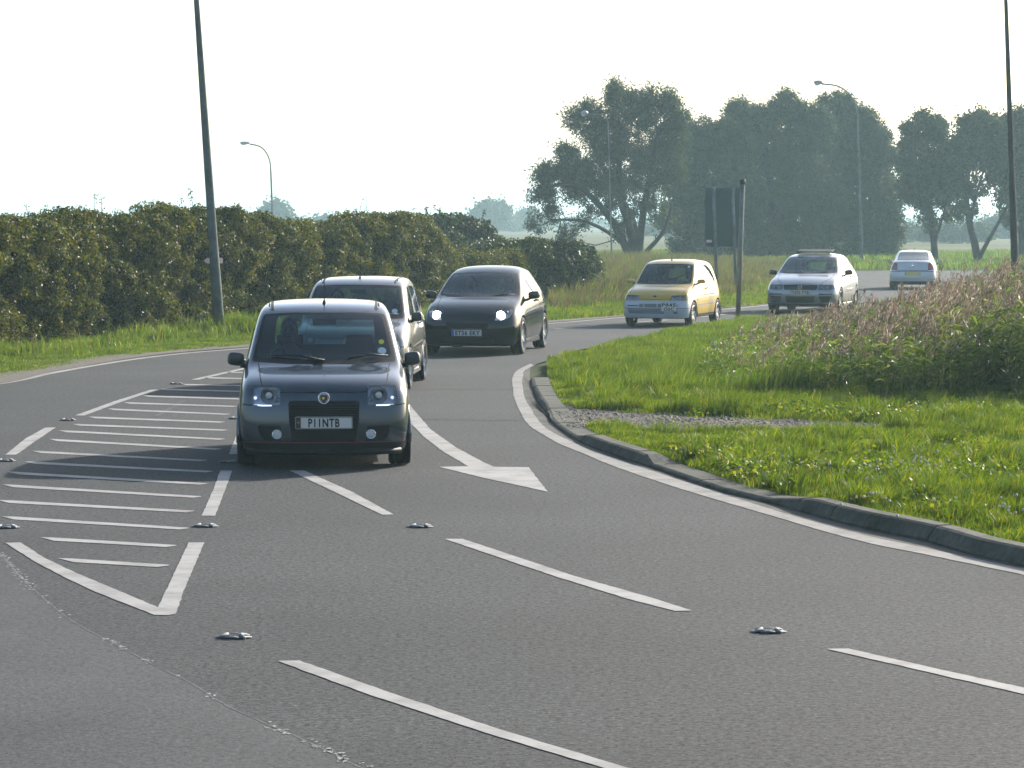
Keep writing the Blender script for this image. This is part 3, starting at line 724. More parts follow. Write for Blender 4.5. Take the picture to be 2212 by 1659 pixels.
def wheel(root, x, y, r, wd, rim, spokes=5, rr=.68, oy=0, five=True):
    s = 1 if x > 0 else -1
    w_ = empty('wheel', (x, y - oy, r), 0, root)
    h = wd / 2; rr = r * rr
    prof = [(rr, -h * .8), (rr + .01, -h * .95), (r - .03, -h), (r - .012, -h * .93), (r, -h * .72), (r, -h * .4), (r - .008, -h * .38), (r - .008, -h * .3), (r, -h * .28), (r + .001, 0), (r, h * .28), (r - .008, h * .3), (r - .008, h * .38), (r, h * .4), (r, h * .72), (r - .012, h * .93), (r - .03, h), (rr + .01, h * .95), (rr, h * .8)]
    MB().lathe(prof, 40).build('tyre', M['rubber'], w_, smooth=True)
    mb = MB()
    mb.lathe([(rr + .004, s * h * .85), (rr - .012, s * h * .9), (rr - .02, s * h * .6), (rr - .022, -s * h * .6), (.0, -s * h * .5)], 36, m=0)
    mb.lathe([(.0, s * h * .62), (.055, s * h * .62), (.06, s * h * .5), (.075, s * h * .2)], 20)
    for k in range(spokes):
        a = 2 * math.pi * k / spokes; mt = Matrix.Rotation(a, 4, 'X')
        v = [(s * h * .58, -.028, .03), (s * h * .58, .028, .03), (s * h * .78, .016, rr - .01), (s * h * .78, -.016, rr - .01), (s * h * .1, -.03, .03), (s * h * .1, .03, .03), (s * h * .3, .02, rr - .01), (s * h * .3, -.02, rr - .01)]
        mb.add([mt @ Vector(q) for q in v], [(0, 1, 2, 3), (4, 7, 6, 5), (0, 4, 5, 1), (2, 6, 7, 3), (0, 3, 7, 4), (1, 5, 6, 2)])
    mb.build('rim', rim, w_, smooth=False)
    MB().lathe([(.0, s * h * .05), (rr * .72, s * h * .05), (rr * .72, 0), (0, 0)], 24).build('brake_disc', M['iron'], w_)
    return w_
def text_mesh(txt, width, height, name, m, parent, loc, rot=(R(90), 0, 0), bold=.03):
    cu = bpy.data.curves.new('t', 'FONT'); cu.body = txt; cu.align_x = 'CENTER'; cu.align_y = 'CENTER'; cu.offset = bold; cu.extrude = .0; cu.space_character = 1.12
    cu.resolution_u = 3; t = bpy.data.objects.new('t', cu); C.objects.link(t)
    dg = bpy.context.evaluated_depsgraph_get(); dg.update(); me = bpy.data.meshes.new_from_object(t.evaluated_get(dg)); bpy.data.objects.remove(t)
    v = np.zeros(len(me.vertices) * 3); me.vertices.foreach_get('co', v); v = v.reshape(-1, 3); lo, hi = v.min(0), v.max(0)
    v[:, 0] = (v[:, 0] - (lo[0] + hi[0]) / 2) * width / (hi[0] - lo[0]); v[:, 1] = (v[:, 1] - (lo[1] + hi[1]) / 2) * height / (hi[1] - lo[1])
    me.vertices.foreach_set('co', v.ravel()); me.materials.clear(); o = link(name, me, m, parent); o.location = loc; o.rotation_euler = rot; return o
def plate(root, y, z, txt, w_=.52, h=.111, tw=.40, band=None, x=0, tilt=0, oy=0):
    n = 'number_plate'; mb = MB(); f = rpoly([(x - w_ / 2, z - h / 2), (x + w_ / 2, z - h / 2), (x + w_ / 2, z + h / 2), (x - w_ / 2, z + h / 2)], .01, 2)
    k = len(f); vs = [(a, y - oy, b) for a, b in f] + [(a, y - oy + .012, b) for a, b in f]
    mb.add(vs, [tuple(range(k)), tuple(range(2 * k - 1, k - 1, -1))] + [(i, (i + 1) % k, k + (i + 1) % k, k + i) for i in range(k)])
    p = mb.build(n, M['plate'], root)
    mbb = MB(); t = .0045
    for (a, b, c, d) in ((x - w_ / 2 + .004, x + w_ / 2 - .004, z + h / 2 - t - .003, z + h / 2 - .003), (x - w_ / 2 + .004, x + w_ / 2 - .004, z - h / 2 + .003, z - h / 2 + t + .003), (x - w_ / 2 + .003, x - w_ / 2 + .003 + t, z - h / 2 + .009, z + h / 2 - .009), (x + w_ / 2 - .003 - t, x + w_ / 2 - .003, z - h / 2 + .009, z + h / 2 - .009)):
        mbb.box(a, b, y - oy - .0028, y - oy - .0005, c, d)
    mbb.build('border', M['ink'], p)
    off = 0
    if band == 'blue': MB().box(x - w_ / 2 + .001, x - w_ / 2 + .045, y - oy - .0032, y - oy - .0005, z - h / 2 + .002, z + h / 2 - .002).build('blue_band', M['blue'], p); off = .02
    if band == 'dark':
        MB().box(x - w_ / 2 + .008, x - w_ / 2 + .05, y - oy - .0032, y - oy - .0005, z - h / 2 + .008, z + h / 2 - .008).build('dark_band', M['darkred'], p)
        for zz, mm in ((.004, 'dullgold'),): MB().box(x - w_ / 2 + .016, x - w_ / 2 + .04, y - oy - .005, y - oy - .0034, z + zz - .008, z + zz + .008).build('dark_band_emblem', M[mm], p)
        off = .0
    lines = txt.split('\n') if txt else []
    for i, l in enumerate(lines):
        hh = .079 if len(lines) == 1 else .072; zz = z if len(lines) == 1 else z + (.044 if i == 0 else -.044)
        text_mesh(l, tw if len(lines) == 1 else tw * len(l) / 4, hh, 'registration', M['ink'], p, (x + off, y - oy - .0042, zz))
    return p
def mirror_part(root, side, x, y, z, sz, m, oy, arm=True):
    """door mirror: shell with its glass and arm"""
    mb = MB(); mb.box(-sz[0] / 2, sz[0] / 2, -sz[1] / 2, sz[1] / 2, -sz[2] / 2, sz[2] / 2)
    bm = mb.build('door_mirror', m, root); subd_box(bm)
    bm.location = (side * x, y - oy, z); bm.rotation_euler = (0, side * R(-6), side * R(-8))
    MB().prism([(-sz[0] * .40, sz[1] * .40), (sz[0] * .40, sz[1] * .40), (sz[0] * .40, sz[1] * .5), (-sz[0] * .40, sz[1] * .5)], -sz[2] * .36, sz[2] * .36).build('mirror_glass', M['chrome'], bm)
    MB().tube([(-side * sz[0] * .3, 0, -sz[2] * .3), (-side * sz[0] * .75, .02, -sz[2] * .55)], .022, 8).build('mirror_arm', M['black'], bm, smooth=True)
    return bm
def subd_box(o, crease=.3):
    bm = bmesh.new(); bm.from_mesh(o.data); cl = bm.edges.layers.float.new('crease_edge')
    for e in bm.edges: e[cl] = crease
    bm.to_mesh(o.data); bm.free(); subd(o, 3)
def wiper(root, a, b, y0, y1, bend, oy, m='black', zoff=.0):
    """arm + blade lying on the screen: a,b are (x,z)"""
    A, B = Vector((a[0], y0 - oy, a[1])), Vector((b[0], y1 - oy, b[1])); d = (B - A)
    mb = MB(); mid = A.lerp(B, .5) + Vector((0, -.015, bend))
    mb.tube([A, A.lerp(mid, .5) + Vector((0, -.012, 0)), mid], [.012, .010, .007], 6)
    mb.tube([A.lerp(B, .12) + Vector((0, -.008, bend * .6)), mid + Vector((0, .0, bend * .1)), B], [.006, .010, .006], 6)
    mb.build('wiper', M[m], root, smooth=True)
def seatset(root, xs, y, z0, oy, rear=True, top=1.08, w_=.46):
    def one(x, y, wd, tp, name, head=True):
        mb = MB()
        mb.box(x - wd / 2, x + wd / 2, y - .48 - oy, y - oy, z0, z0 + .16)
        mt = Matrix.Translation((x, y - .02 - oy, z0 + .12)) @ Matrix.Rotation(R(-16), 4, 'X')
        mb.box(-wd / 2 + .02, wd / 2 - .02, -.06, .06, 0, tp - z0 - .14, mat=mt)
        s_ = mb.build(name, M['seat'], root, bevel=.03)
        hs = [x] if wd < .6 else [x - .35, x + .35]
        if head:
            for hx in hs:
                mh = MB().box(hx - .13, hx + .13, y + .13 - oy, y + .22 - oy, tp - .01, tp + .17); mh.build('headrest', M['seat'], s_, bevel=.03)
    for x in xs: one(x, y, w_, top - .19, 'front_seat')
    if rear: one(0, y + .95, 1.1, top - .26, 'rear_seat')
def cabin(root, P):
    oy, z0 = P['oy'], P['floor']
    hw = P['cabw']
    MB().box(-hw, hw, P['cabin'][0] - oy, P['cabin'][1] - oy, z0 - .12, z0 - .08).build('floor_pan', M['interior'], root)
    d = MB().box(-hw + .0, hw, P['dash'] - oy, P['dash'] + .38 - oy, P['dashz'] - .4, P['dashz']); d.box(-.46 , -.22, P['dash'] + .12 - oy, P['dash'] + .36 - oy, P['dashz'] - .02, P['dashz'] + .05)
    d.build('dashboard', M['interior'], root, bevel=.03)
    sw_ = MB().lathe([(.185 + .016 * math.cos(a), .016 * math.sin(a)) for a in np.linspace(0, 2 * math.pi, 9)[:-1]], 28, 'y', closed=True)
    sw_.ell((0, 0, 0), (.06, .02, .05), 10, 6)
    for k in (0, 2.1, 4.2): sw_.tube([(0, 0, 0), (.18 * math.cos(k), 0, .18 * math.sin(k))], .012, 6)
    s_ = sw_.build('steering_wheel', M['black'], root, smooth=True); s_.location = (-.34, P['dash'] + .50 - oy, P['dashz'] + .01); s_.rotation_euler = (R(-24), 0, 0)
    seatset(root, (-.34, .34), P['seaty'], z0 + .08, oy, True, P.get('seattop', 1.12))
    mm = MB().box(-.11, .11, -.012, .012, -.03, .03).build('rear_view_mirror', M['black'], root, bevel=.01); mm.location = (0, P['rvm'][0] - oy, P['rvm'][1])
def underbody(root, P):
    oy = P['oy']; hw = P['hw'] - .06; r = P['wr']
    mb = MB(); y0, y1 = P['axles']
    mb.box(-hw + .12, hw - .12, .22 - oy, P['L'] - .25 - oy, P['clear'], P['clear'] + .10)
    mb.box(-hw, hw, y0 + r + .07 - oy, y1 - r - .07 - oy, P['clear'] + .02, P['clear'] + .16)
    mb.box(-hw + .22, hw - .22, .2 - oy, y0 + .3 - oy, P['clear'] + .1, .62)     # engine bay mass
    mb.tube([(-.3, P['L'] - .1 - oy, P['clear'] + .08), (-.3, P['L'] + .02 - oy, P['clear'] + .08)], .03, 8)
    mb.build('underbody', M['interior'], root)
    for y in (y0, y1):
        for s in (-1, 1):
            mb = MB(); n = 16; R_ = r + P['arch']
            for k in range(n):
                a0, a1 = [math.pi * (-.08 + 1.16 * q / n) for q in (k, k + 1)]
                xo, xi = s * (P['hw'] - .035), s * (P['hw'] - .30)
                mb.add([(xo, y - oy + R_ * math.cos(a0), r + R_ * math.sin(a0)), (xo, y - oy + R_ * math.cos(a1), r + R_ * math.sin(a1)), (xi, y - oy + R_ * math.cos(a1), r + R_ * math.sin(a1)), (xi, y - oy + R_ * math.cos(a0), r + R_ * math.sin(a0))], [(0, 1, 2, 3)])
            mb.add([(s * (P['hw'] - .30), y - oy + R_ * math.cos(a), r + R_ * math.sin(a)) for a in np.linspace(-.3, math.pi + .3, 18)], [tuple(range(18))])
            mb.build('wheel_housing', M['interior'], root)
def arch_lip(root, P, m, rad, out=.0, name='wheel_arch_trim'):
    oy = P['oy']; r = P['wr']; R_ = r + P['arch'] + .005
    for y in P['axles']:
        for s in (-1, 1):
            pts = [(s * (P['hw'] - .012 + out - .03 * max(0, math.sin(a)) ** 2 * P.get('tumble', 1)), y - oy + R_ * math.cos(a), r + R_ * math.sin(a)) for a in np.linspace(-.18, math.pi + .18, 22)]
            MB().tube(pts, rad, 8).build(name, m, root, smooth=True)
def badge(root, y, z, r, oy, x=0, kind='crest'):
    b = MB().lathe([(r, .012), (r, 0), (r * .93, -.006), (r * .80, -.004), (r * .78, .0)], 28, 'y').build('round_badge', M['chrome'], root, smooth=True); b.location = (x, y - oy, z)
    MB().lathe([(r * .8, -.001), (0, -.0015)], 24, 'y').build('badge_face', M['lamp'] if kind == 'crest' else M['redpaint'], b)
    if kind == 'crest':
        sh = [(-.55, .5), (.55, .5), (.55, -.1), (.3, -.45), (0, -.65), (-.3, -.45), (-.55, -.1)]
        MB().add([(q[0] * r, -.004, q[1] * r) for q in sh], [tuple(range(7))]).build('shield', M['ink'], b)
        MB().add([(q[0] * r * .8, -.0055, q[1] * r * .8) for q in sh], [tuple(range(7))]).build('shield_field', M['redpaint'], b)
        MB().add([(q[0] * r * .42 - .1 * r, -.007, q[1] * r * .35) for q in sh], [tuple(range(7))]).build('shield_charge', M['yellowdisc'], b)
    return b
def lamp_unit(root, x, z, y, r, oy, lit=None, depth=.05):
    """reflector bowl and bulb behind a clear lens"""
    mb = MB(); pf = [(0, depth)] + [(r * math.sin(t), depth * math.cos(t)) for t in (.4, .8, 1.2, 1.5)]
    b = mb.lathe(pf, 20, 'y').build('reflector_bowl', M['alloy'], root, smooth=True); b.location = (x, y - oy, z)
    MB().ell((0, .012, 0), (r * .42, .02, r * .42), 12, 8).build('bulb', M[lit] if lit else M['lampglass'], b, smooth=True)
def headlamps(B, root_parts, poly, name='headlight', inner='alloy'):
    B.cut(poly, 'F', name, 'lens'); B.cut(mir(poly), 'F', name, 'lens')
def recess(objs, dy, mat_, parent_name, shrink=.97):
    """a housing behind each clear lens: the same outline set back into the nose"""
    for o in objs:
        me = o.data.copy(); v = np.zeros(len(me.vertices) * 3); me.vertices.foreach_get('co', v); v = v.reshape(-1, 3)
        c = v.mean(0); v[:, 1] += dy; v[:, 0] = c[0] + (v[:, 0] - c[0]) * shrink; v[:, 2] = c[2] + (v[:, 2] - c[2]) * shrink
        me.vertices.foreach_set('co', v.ravel()); me.materials.clear(); link(parent_name, me, mat_, o)
def tax_disc(root, x, z, y, oy, r=.038, yellow=False):
    o = MB().lathe([(0, 0), (r, 0)], 20, 'y').build('tax_disc', M['paper'], root); o.location = (x, y - oy, z); o.rotation_euler = (R(-32), 0, 0)
    if yellow:
        o = MB().lathe([(0, 0), (.026, 0)], 18, 'y').build('window_sticker', M['yellowdisc'], root); o.location = (x - .005, y + .06 - oy, z + .085); o.rotation_euler = (R(-32), 0, 0)
def handle(root, side, x, y, z, m, oy):
    o = MB().box(-.015, .015, -.085, .085, -.016, .016).build('door_handle', m, root, bevel=.008); o.location = (side * x, y - oy, z)
def aerial(root, x, y, z, L, oy, lean=.25):
    MB().tube([(x, y - oy, z - .01), (x, y - oy, z + .03)], [.02, .012], 8).build('aerial_base', M['black'], root)
    MB().tube([(x, y - oy, z + .02), (x, y + L * lean - oy, z + L)], [.005, .0025], 5).build('aerial', M['black'], root)

def curve_z(p, x):   # helper for seam polylines
    return p

# ---------------------------------------------------------------- boxy small hatchback (two of them)
def car_panda(paint, txt, band, crest, lab, root, drl=True, detail=True):
    L, oy = 3.54, 1.81
    P = dict(L=L, oy=oy, hw=.79, wr=.29, axles=(.64, 2.94), arch=.045, clear=.15, floor=.36, cabin=(.95, 3.2), cabw=.68, dash=1.02, dashz=.93, seaty=2.0, rvm=(1.48, 1.30), seattop=1.17)
    st = [
     (.15, .13, [(.715, .15), (.745, .23), (.755, .38), (.75, .52), (.735, .61), (.715, .70), (.655, .742)], [(.45, .757), (.22, .763), (0, .765)]),
     (.36, .10, [(.755, .2), (.785, .28), (.79, .45), (.785, .60), (.77, .71), (.74, .785), (.665, .82)], [(.45, .833), (.22, .838), (0, .84)]),
     (.66, .07, [(.765, .2), (.79, .3), (.795, .5), (.79, .68), (.765, .80), (.72, .85), (.655, .875)], [(.45, .884), (.22, .889), (0, .891)]),
     (.93, .13, [(.765, .2), (.788, .3), (.793, .5), (.788, .72), (.76, .865), (.715, .91), (.665, .925)], [(.45, .93), (.22, .932), (0, .932)]),
     (1.22, .13, [(.765, .2), (.788, .3), (.793, .5), (.788, .74), (.755, .91), (.675, 1.14), (.635, 1.17)], [(.45, 1.18), (.22, 1.185), (0, 1.19)]),
     (1.54, .11, [(.765, .2), (.788, .3), (.793, .5), (.788, .75), (.755, .93), (.64, 1.365), (.585, 1.405)], [(.42, 1.42), (.2, 1.43), (0, 1.432)]),
     (1.82, .05, [(.765, .2), (.788, .3), (.793, .5), (.788, .76), (.755, .94), (.635, 1.40), (.565, 1.465)], [(.4, 1.478), (.2, 1.486), (0, 1.488)]),
     (2.55, .0, [(.765, .2), (.788, .3), (.793, .5), (.788, .77), (.755, .95), (.63, 1.41), (.56, 1.475)], [(.4, 1.487), (.2, 1.494), (0, 1.496)]),
     (3.25, -.03, [(.765, .2), (.785, .3), (.79, .5), (.785, .78), (.75, .96), (.62, 1.38), (.55, 1.445)], [(.4, 1.475), (.2, 1.485), (0, 1.487)]),
     (3.47, -.05, [(.72, .2), (.755, .3), (.76, .5), (.755, .75), (.72, .95), (.60, 1.27), (.55, 1.34)], [(.4, 1.36), (.2, 1.37), (0, 1.375)])]
    B = Body(st, [.01, .0, -.01, .0, .015, .045, .075], .14, [.0, .03, .03, .02, .0, -.05, -.12], .05, L)
    for y in P['axles']:
        for v in 'RL': B.cut(circle((y, P['wr']), P['wr'] + P['arch']), v, delete=True)
    # windscreen with its black border, side and rear windows
    ws = rpoly([(-.678, .945), (-.3, .928), (.3, .928), (.678, .945), (.58, 1.375), (.3, 1.39), (-.3, 1.39), (-.58, 1.375)], .035)
    B.cut(ws, 'F', 'windscreen_seal', 'black')
    B.cut(rpoly([(-.635, .985), (-.3, .968), (.3, .968), (.635, .985), (.553, 1.358), (.3, 1.372), (-.3, 1.372), (-.553, 1.358)], .04), 'F', 'windscreen', 'glass')
    for v in 'RL':
        B.cut(rpoly([(1.14, .975), (1.98, .985), (1.98, 1.36), (1.60, 1.345)], .05), v, 'front_door_window', 'sideglass')
        B.cut(rpoly([(2.04, .99), (2.72, 1.0), (2.72, 1.35), (2.04, 1.365)], .05), v, 'rear_door_window', 'sideglass')
        B.cut(rpoly([(2.80, 1.02), (3.14, 1.06), (3.10, 1.32), (2.80, 1.34)], .05), v, 'quarter_window', 'sideglass')
        for pts in ([(1.08, .98), (1.10, .42), (1.14, .24)], [(2.01, .98), (2.01, .25)], [(2.76, .99), (2.70, .72), (2.58, .55)], [(1.12, .25), (2.5, .25)]): B.line(pts, v, .010)
        B.line([(1.16, .56), (2.6, .59)], v, .02)
    B.cut(rpoly([(-.52, 1.0), (.52, 1.0), (.49, 1.30), (-.49, 1.30)], .06), 'B', 'rear_window', 'rearglass')
    # seams: bonnet, bumper, roof strips
    B.line2([(.615, .93), (.60, .885), (.585, .82), (.567, .765)], 'F', .010); B.line2([(0, .703), (.25, .703), (.405, .706)], 'F', .012)
    B.line2([(.74, .590), (.655, .583)], 'F', .012)
    B.line2([(.495, 1.56), (.505, 1.9), (.51, 2.6), (.50, 3.2)], 'T', .028)
    hl = rpoly([(.400, .757), (.655, .762), (.668, .60), (.640, .588), (.395, .588)], .02)
    headlamps(B, None, hl)
    B.cut(rpoly([(-.325, .628), (.325, .628), (.318, .44), (.285, .255), (-.285, .255), (-.318, .44)], .035), 'F', 'grille_surround', 'black')
    fg = rpoly([(.385, .40), (.605, .405), (.585, .30), (.53, .258), (.385, .262)], .03)
    B.cut(fg, 'F', 'fog_lamp_recess', 'black'); B.cut(mir(fg), 'F', 'fog_lamp_recess', 'black')
    B.cut([(-.76, .244), (.76, .244), (.76, .252), (-.76, .252)], 'F', mat_i=3)
    B.cut([(-.80, .05), (.80, .05), (.80, .244), (-.80, .244)], 'F', mat_i=2)
    for sx in (-1, 1): B.cut(rpoly([(sx * .60, .62), (sx * .72, .62), (sx * .70, 1.0), (sx * .62, 1.0)], .04), 'B', 'tail_light', 'red')
    parts = B.finish(root, [paint, M['gap'], M['black'], M['redpaint']], oy)
    recess(parts['headlight'], .05, M['lampsilver'], 'lamp_housing', .99)
    for i, o in enumerate(sorted(parts['headlight'], key=lambda o: o.data.vertices[0].co.x)):
        s = -1 if i == 0 else 1
        lamp_unit(o, s * .50, .675, .075, .078, oy, None, .06); lamp_unit(o, s * .625, .65, .15, .018, oy, 'parklamp' if drl else None, .03); lamp_unit(o, s * .418, .635, .075, .02, oy)
        if drl: MB().tube([(s * .475, .085 - oy, .583), (s * .56, .10 - oy, .583), (s * .638, .145 - oy, .585)], .0065, 6).build('daytime_light_strip', M['led'], o)
        mb = MB()
        for k in range(14): mb.box(s * (.435 + k * .012) - .002, s * (.435 + k * .012) + .002, .062 + k * .0035 - oy, .066 + k * .0035 - oy, .728, .75)
        mb.build('lens_ribs', M['lampglass'], o)
    # grille mesh bars + plate + fogs
    mb = MB()
    for k in range(7): mb.box(-.30, .30, .012 - oy, .03 - oy, .275 + k * .018 - .003, .275 + k * .018 + .003)
    for k in range(5): mb.box(-.31, .31, .012 - oy, .03 - oy, .50 + k * .022 - .003, .50 + k * .022 + .003)
    mb.box(-.29, .29, -.005 - oy, .04 - oy, .488, .502); mb.box(-.28, .28, -.003 - oy, .03 - oy, .37, .48)
    mb.build('grille', M['black'], root)
    plate(root, -.012, .43, txt, band=band, tw=.285, oy=oy, x=.0)
    for s in (-1, 1):
        f = MB().lathe([(.046, .03), (.046, -.012), (.040, -.018), (.036, -.012)], 20, 'y').build('fog_lamp', M['chrome'], root, smooth=True); f.location = (s * .428, .045 - oy, .322)
        MB().lathe([(.038, -.008), (.02, -.016), (0, -.018)], 18, 'y').build('lamp_lens', M['lampglass'], f, smooth=True)
    badge(root, .035, .652, .056, oy, kind='crest')
    # lower skirt splitter, cowl, wipers, mirrors
    MB().tube([(-.70, .18 - oy, .165), (-.45, .075 - oy, .16), (0, .02 - oy, .158), (.45, .075 - oy, .16), (.70, .18 - oy, .165)], .03, 8).build('bumper_lip', M['black'], root, smooth=True)
    wiper(root, (-.02, .965), (-.50, 1.0), .80, .93, .022, oy); wiper(root, (.22, .972), (.60, 1.0), .82, .95, .026, oy); wiper(root, (.0, .965), (-.18, .965), .79, .80, .0, oy)
    for s in (-1, 1):
        mirror_part(root, s, .835, 1.16, .962, (.155, .10, .13), M['mirrorshell'], oy)
        handle(root, s, .80, 1.86, .86, paint, oy); handle(root, s, .80, 2.6, .87, paint, oy)
        MB().box(-.02, .02, -.6, .6, -.03, .03).build('sill', paint, root, bevel=.015).location = (s * .765, 1.79 - oy, .2)
    arch_lip(root, P, paint, .021, .008)
    for y in P['axles']:
        for s in (-1, 1): wheel(root, s * .70, y, .29, .205, M['alloy'] , 6, .73, oy)
    cabin(root, P); underbody(root, P); aerial(root, .0, 1.72, 1.47, .42, oy, .35)
    tax_disc(root, .545, 1.04, 1.0, oy, .04, yellow=crest)
    for s in (-1, 1): MB().tube([(s * .525, 1.56 + .10 - oy, 1.445), (s * .525, 1.70 - oy, 1.468)], .008, 6).build('washer_jet', M['black'], root)
    return P
M['darkred'] = simple('dark_red', (.05, .012, .012), .5); M['dullgold'] = simple('dull_gold', (.25, .18, .04), .5)
M['mirrorshell'] = simple('mirror_shell', (.018, .022, .027), .45, .1, coat=.3)
M['paint_grey'] = carpaint('dark_grey_paint', (.026, .042, .058), .5, .27)
M['paint_silver2'] = carpaint('warm_silver_paint', (.17, .17, .17), .7, .30)
M['paint_black'] = carpaint('near_black_paint', (.004, .007, .010), .0, .10); _b = M['paint_black'].node_tree.nodes['Principled BSDF']; setb(_b, spec=.5, coat=.0)
M['paint_yellow'] = carpaint('mustard_yellow_paint', (.47, .30, .006), .0, .30)
M['paint_white'] = carpaint('white_bumper_paint', (.42, .46, .52), .0, .35)
M['paint_pale'] = carpaint('pale_silver_paint', (.40, .42, .45), .3, .34)
M['paint_silver'] = carpaint('silver_paint', (.22, .24, .265), .7, .30)

def place(root, px_front_wheels, heading, P, Yfw):
    """root stands at the middle of the car; Yfw = distance of the front axle, px = photo column of its middle"""
    X = (px_front_wheels - CX) * Yfw / F
    d = P['oy'] - P['axles'][0]
    h = R(heading)     # heading: rear end swings to the picture right
    root.location = (X + math.sin(h) * d, Yfw + math.cos(h) * d, 0.004); root.rotation_euler = (0, 0, -h)

def L7(yb, bow, side, top): return (yb, bow, side, top)
def sect(w, sill, low, belt, wb, gt, wg, rt, wr_, c):
    """side column from a few numbers: max half width, sill z, widest z, belt z + half width, window top z + half width, rail z + half width, centre z"""
    return [(w - .035, sill), (w - .008, sill + .10), (w, low), (w - .006, (low + belt) / 2 + .02), (wb, belt), (wg, gt), (wr_, rt)], [(wr_ * .72, rt + (c - rt) * .6), (wr_ * .37, rt + (c - rt) * .92), (0, c)]
def generic(spec):
    return [(y, bow, *sect(*a)) for (y, bow, *a) in spec]

# ---------------------------------------------------------------- black three-door hatchback with lit lamps
def car_punto(root):
    L, oy = 4.03, 2.05; paint = M['paint_black']
    P = dict(L=L, oy=oy, hw=.842, wr=.315, axles=(.82, 3.33), arch=.04, clear=.15, floor=.36, cabin=(1.2, 3.6), cabw=.70, dash=1.35, dashz=.95, seaty=2.45, rvm=(1.85, 1.28), seattop=1.12)
    st = [
     (.22, .20, [(.72, .16), (.765, .24), (.785, .38), (.78, .50), (.755, .60), (.71, .68), (.62, .715)], [(.44, .735), (.22, .745), (0, .75)]),
     (.50, .14, [(.79, .19), (.825, .28), (.84, .45), (.83, .60), (.80, .71), (.755, .79), (.67, .83)], [(.46, .85), (.22, .86), (0, .863)]),
     (.85, .10, [(.80, .2), (.835, .3), (.848, .5), (.84, .68), (.81, .80), (.765, .87), (.68, .905)], [(.46, .925), (.22, .935), (0, .938)]),
     (1.22, .17, [(.80, .2), (.835, .3), (.842, .5), (.836, .72), (.80, .86), (.74, .945), (.68, .965)], [(.46, .975), (.22, .98), (0, .98)]),
     (1.60, .17, [(.80, .2), (.835, .3), (.842, .5), (.835, .74), (.79, .90), (.69, 1.17), (.635, 1.20)], [(.44, 1.215), (.22, 1.22), (0, 1.225)]),
     (1.95, .12, [(.80, .2), (.835, .3), (.842, .5), (.835, .76), (.79, .92), (.63, 1.335), (.565, 1.385)], [(.40, 1.41), (.2, 1.42), (0, 1.425)]),
     (2.40, .04, [(.80, .2), (.835, .3), (.842, .5), (.835, .78), (.79, .95), (.62, 1.385), (.54, 1.445)], [(.38, 1.475), (.2, 1.485), (0, 1.49)]),
     (3.05, .0, [(.80, .2), (.835, .3), (.845, .5), (.84, .80), (.79, .98), (.61, 1.365), (.53, 1.43)], [(.38, 1.462), (.2, 1.475), (0, 1.478)]),
     (3.65, -.04, [(.79, .2), (.83, .3), (.84, .5), (.83, .82), (.76, 1.02), (.58, 1.30), (.52, 1.36)], [(.38, 1.39), (.2, 1.40), (0, 1.405)]),
     (3.92, -.06, [(.74, .2), (.775, .3), (.785, .5), (.77, .80), (.70, .98), (.57, 1.18), (.52, 1.24)], [(.38, 1.26), (.2, 1.27), (0, 1.275)])]
    B = Body(st, [.03, .0, -.02, -.02, .0, .05, .10], .22, [.02, .05, .06, .03, .0, -.06, -.12], .06, L)
    for y in P['axles']:
        for v in 'RL': B.cut(circle((y, P['wr']), P['wr'] + P['arch']), v, delete=True)
    B.cut(rpoly([(-.68, .985), (-.3, .965), (.3, .965), (.68, .985), (.565, 1.35), (.3, 1.37), (-.3, 1.37), (-.565, 1.35)], .035), 'F', 'windscreen_seal', 'black')
    B.cut(rpoly([(-.65, 1.01), (-.3, .995), (.3, .995), (.65, 1.01), (.545, 1.335), (.3, 1.352), (-.3, 1.352), (-.545, 1.335)], .04), 'F', 'windscreen', 'glass')
    for v in 'RL':
        B.cut(rpoly([(1.62, .955), (2.62, .985), (2.70, 1.33), (2.05, 1.315)], .06), v, 'front_door_window', 'sideglass')
        B.cut(rpoly([(2.70, .99), (3.42, 1.05), (3.36, 1.20), (2.78, 1.335)], .06), v, 'quarter_window', 'sideglass')
        B.line([(1.50, .95), (1.42, .5), (1.48, .25)], v); B.line([(2.66, .98), (2.74, .6), (2.66, .25)], v); B.line([(1.48, .25), (2.66, .25)], v)
    B.cut(rpoly([(-.5, 1.0), (.5, 1.0), (.46, 1.22), (-.46, 1.22)], .06), 'B', 'rear_window', 'rearglass')
    for sx in (-1, 1): B.cut(rpoly([(sx * .60, .72), (sx * .70, .72), (sx * .63, 1.12), (sx * .56, 1.12)], .04), 'B', 'tail_light', 'red')
    B.line2([(.62, .95), (.60, .86), (.53, .76)], 'F', .010); B.line([(-.54, .972), (-.2, .962), (.2, .962), (.54, .972)], 'F', .014)
    B.line([(-.49, .62), (-.3, .555), (.3, .555), (.49, .62)], 'F', .012)
    hl = rpoly([(.44, .585), (.50, .70), (.60, .775), (.70, .80), (.735, .74), (.70, .645), (.60, .60)], .03, 3); headlamps(B, None, hl)
    B.cut(rpoly([(-.37, .545), (.37, .545), (.34, .46), (-.34, .46)], .03), 'F', 'upper_grille', 'black')
    B.cut(rpoly([(-.45, .32), (.45, .32), (.50, .19), (-.50, .19)], .03), 'F', 'lower_grille', 'black')
    B.cut([(-.86, .05), (.86, .05), (.86, .18), (-.86, .18)], 'F', mat_i=2)
    parts = B.finish(root, [paint, M['gap'], M['black'], M['redpaint']], oy)
    recess(parts['headlight'], .05, M['lampsilver'], 'lamp_housing')
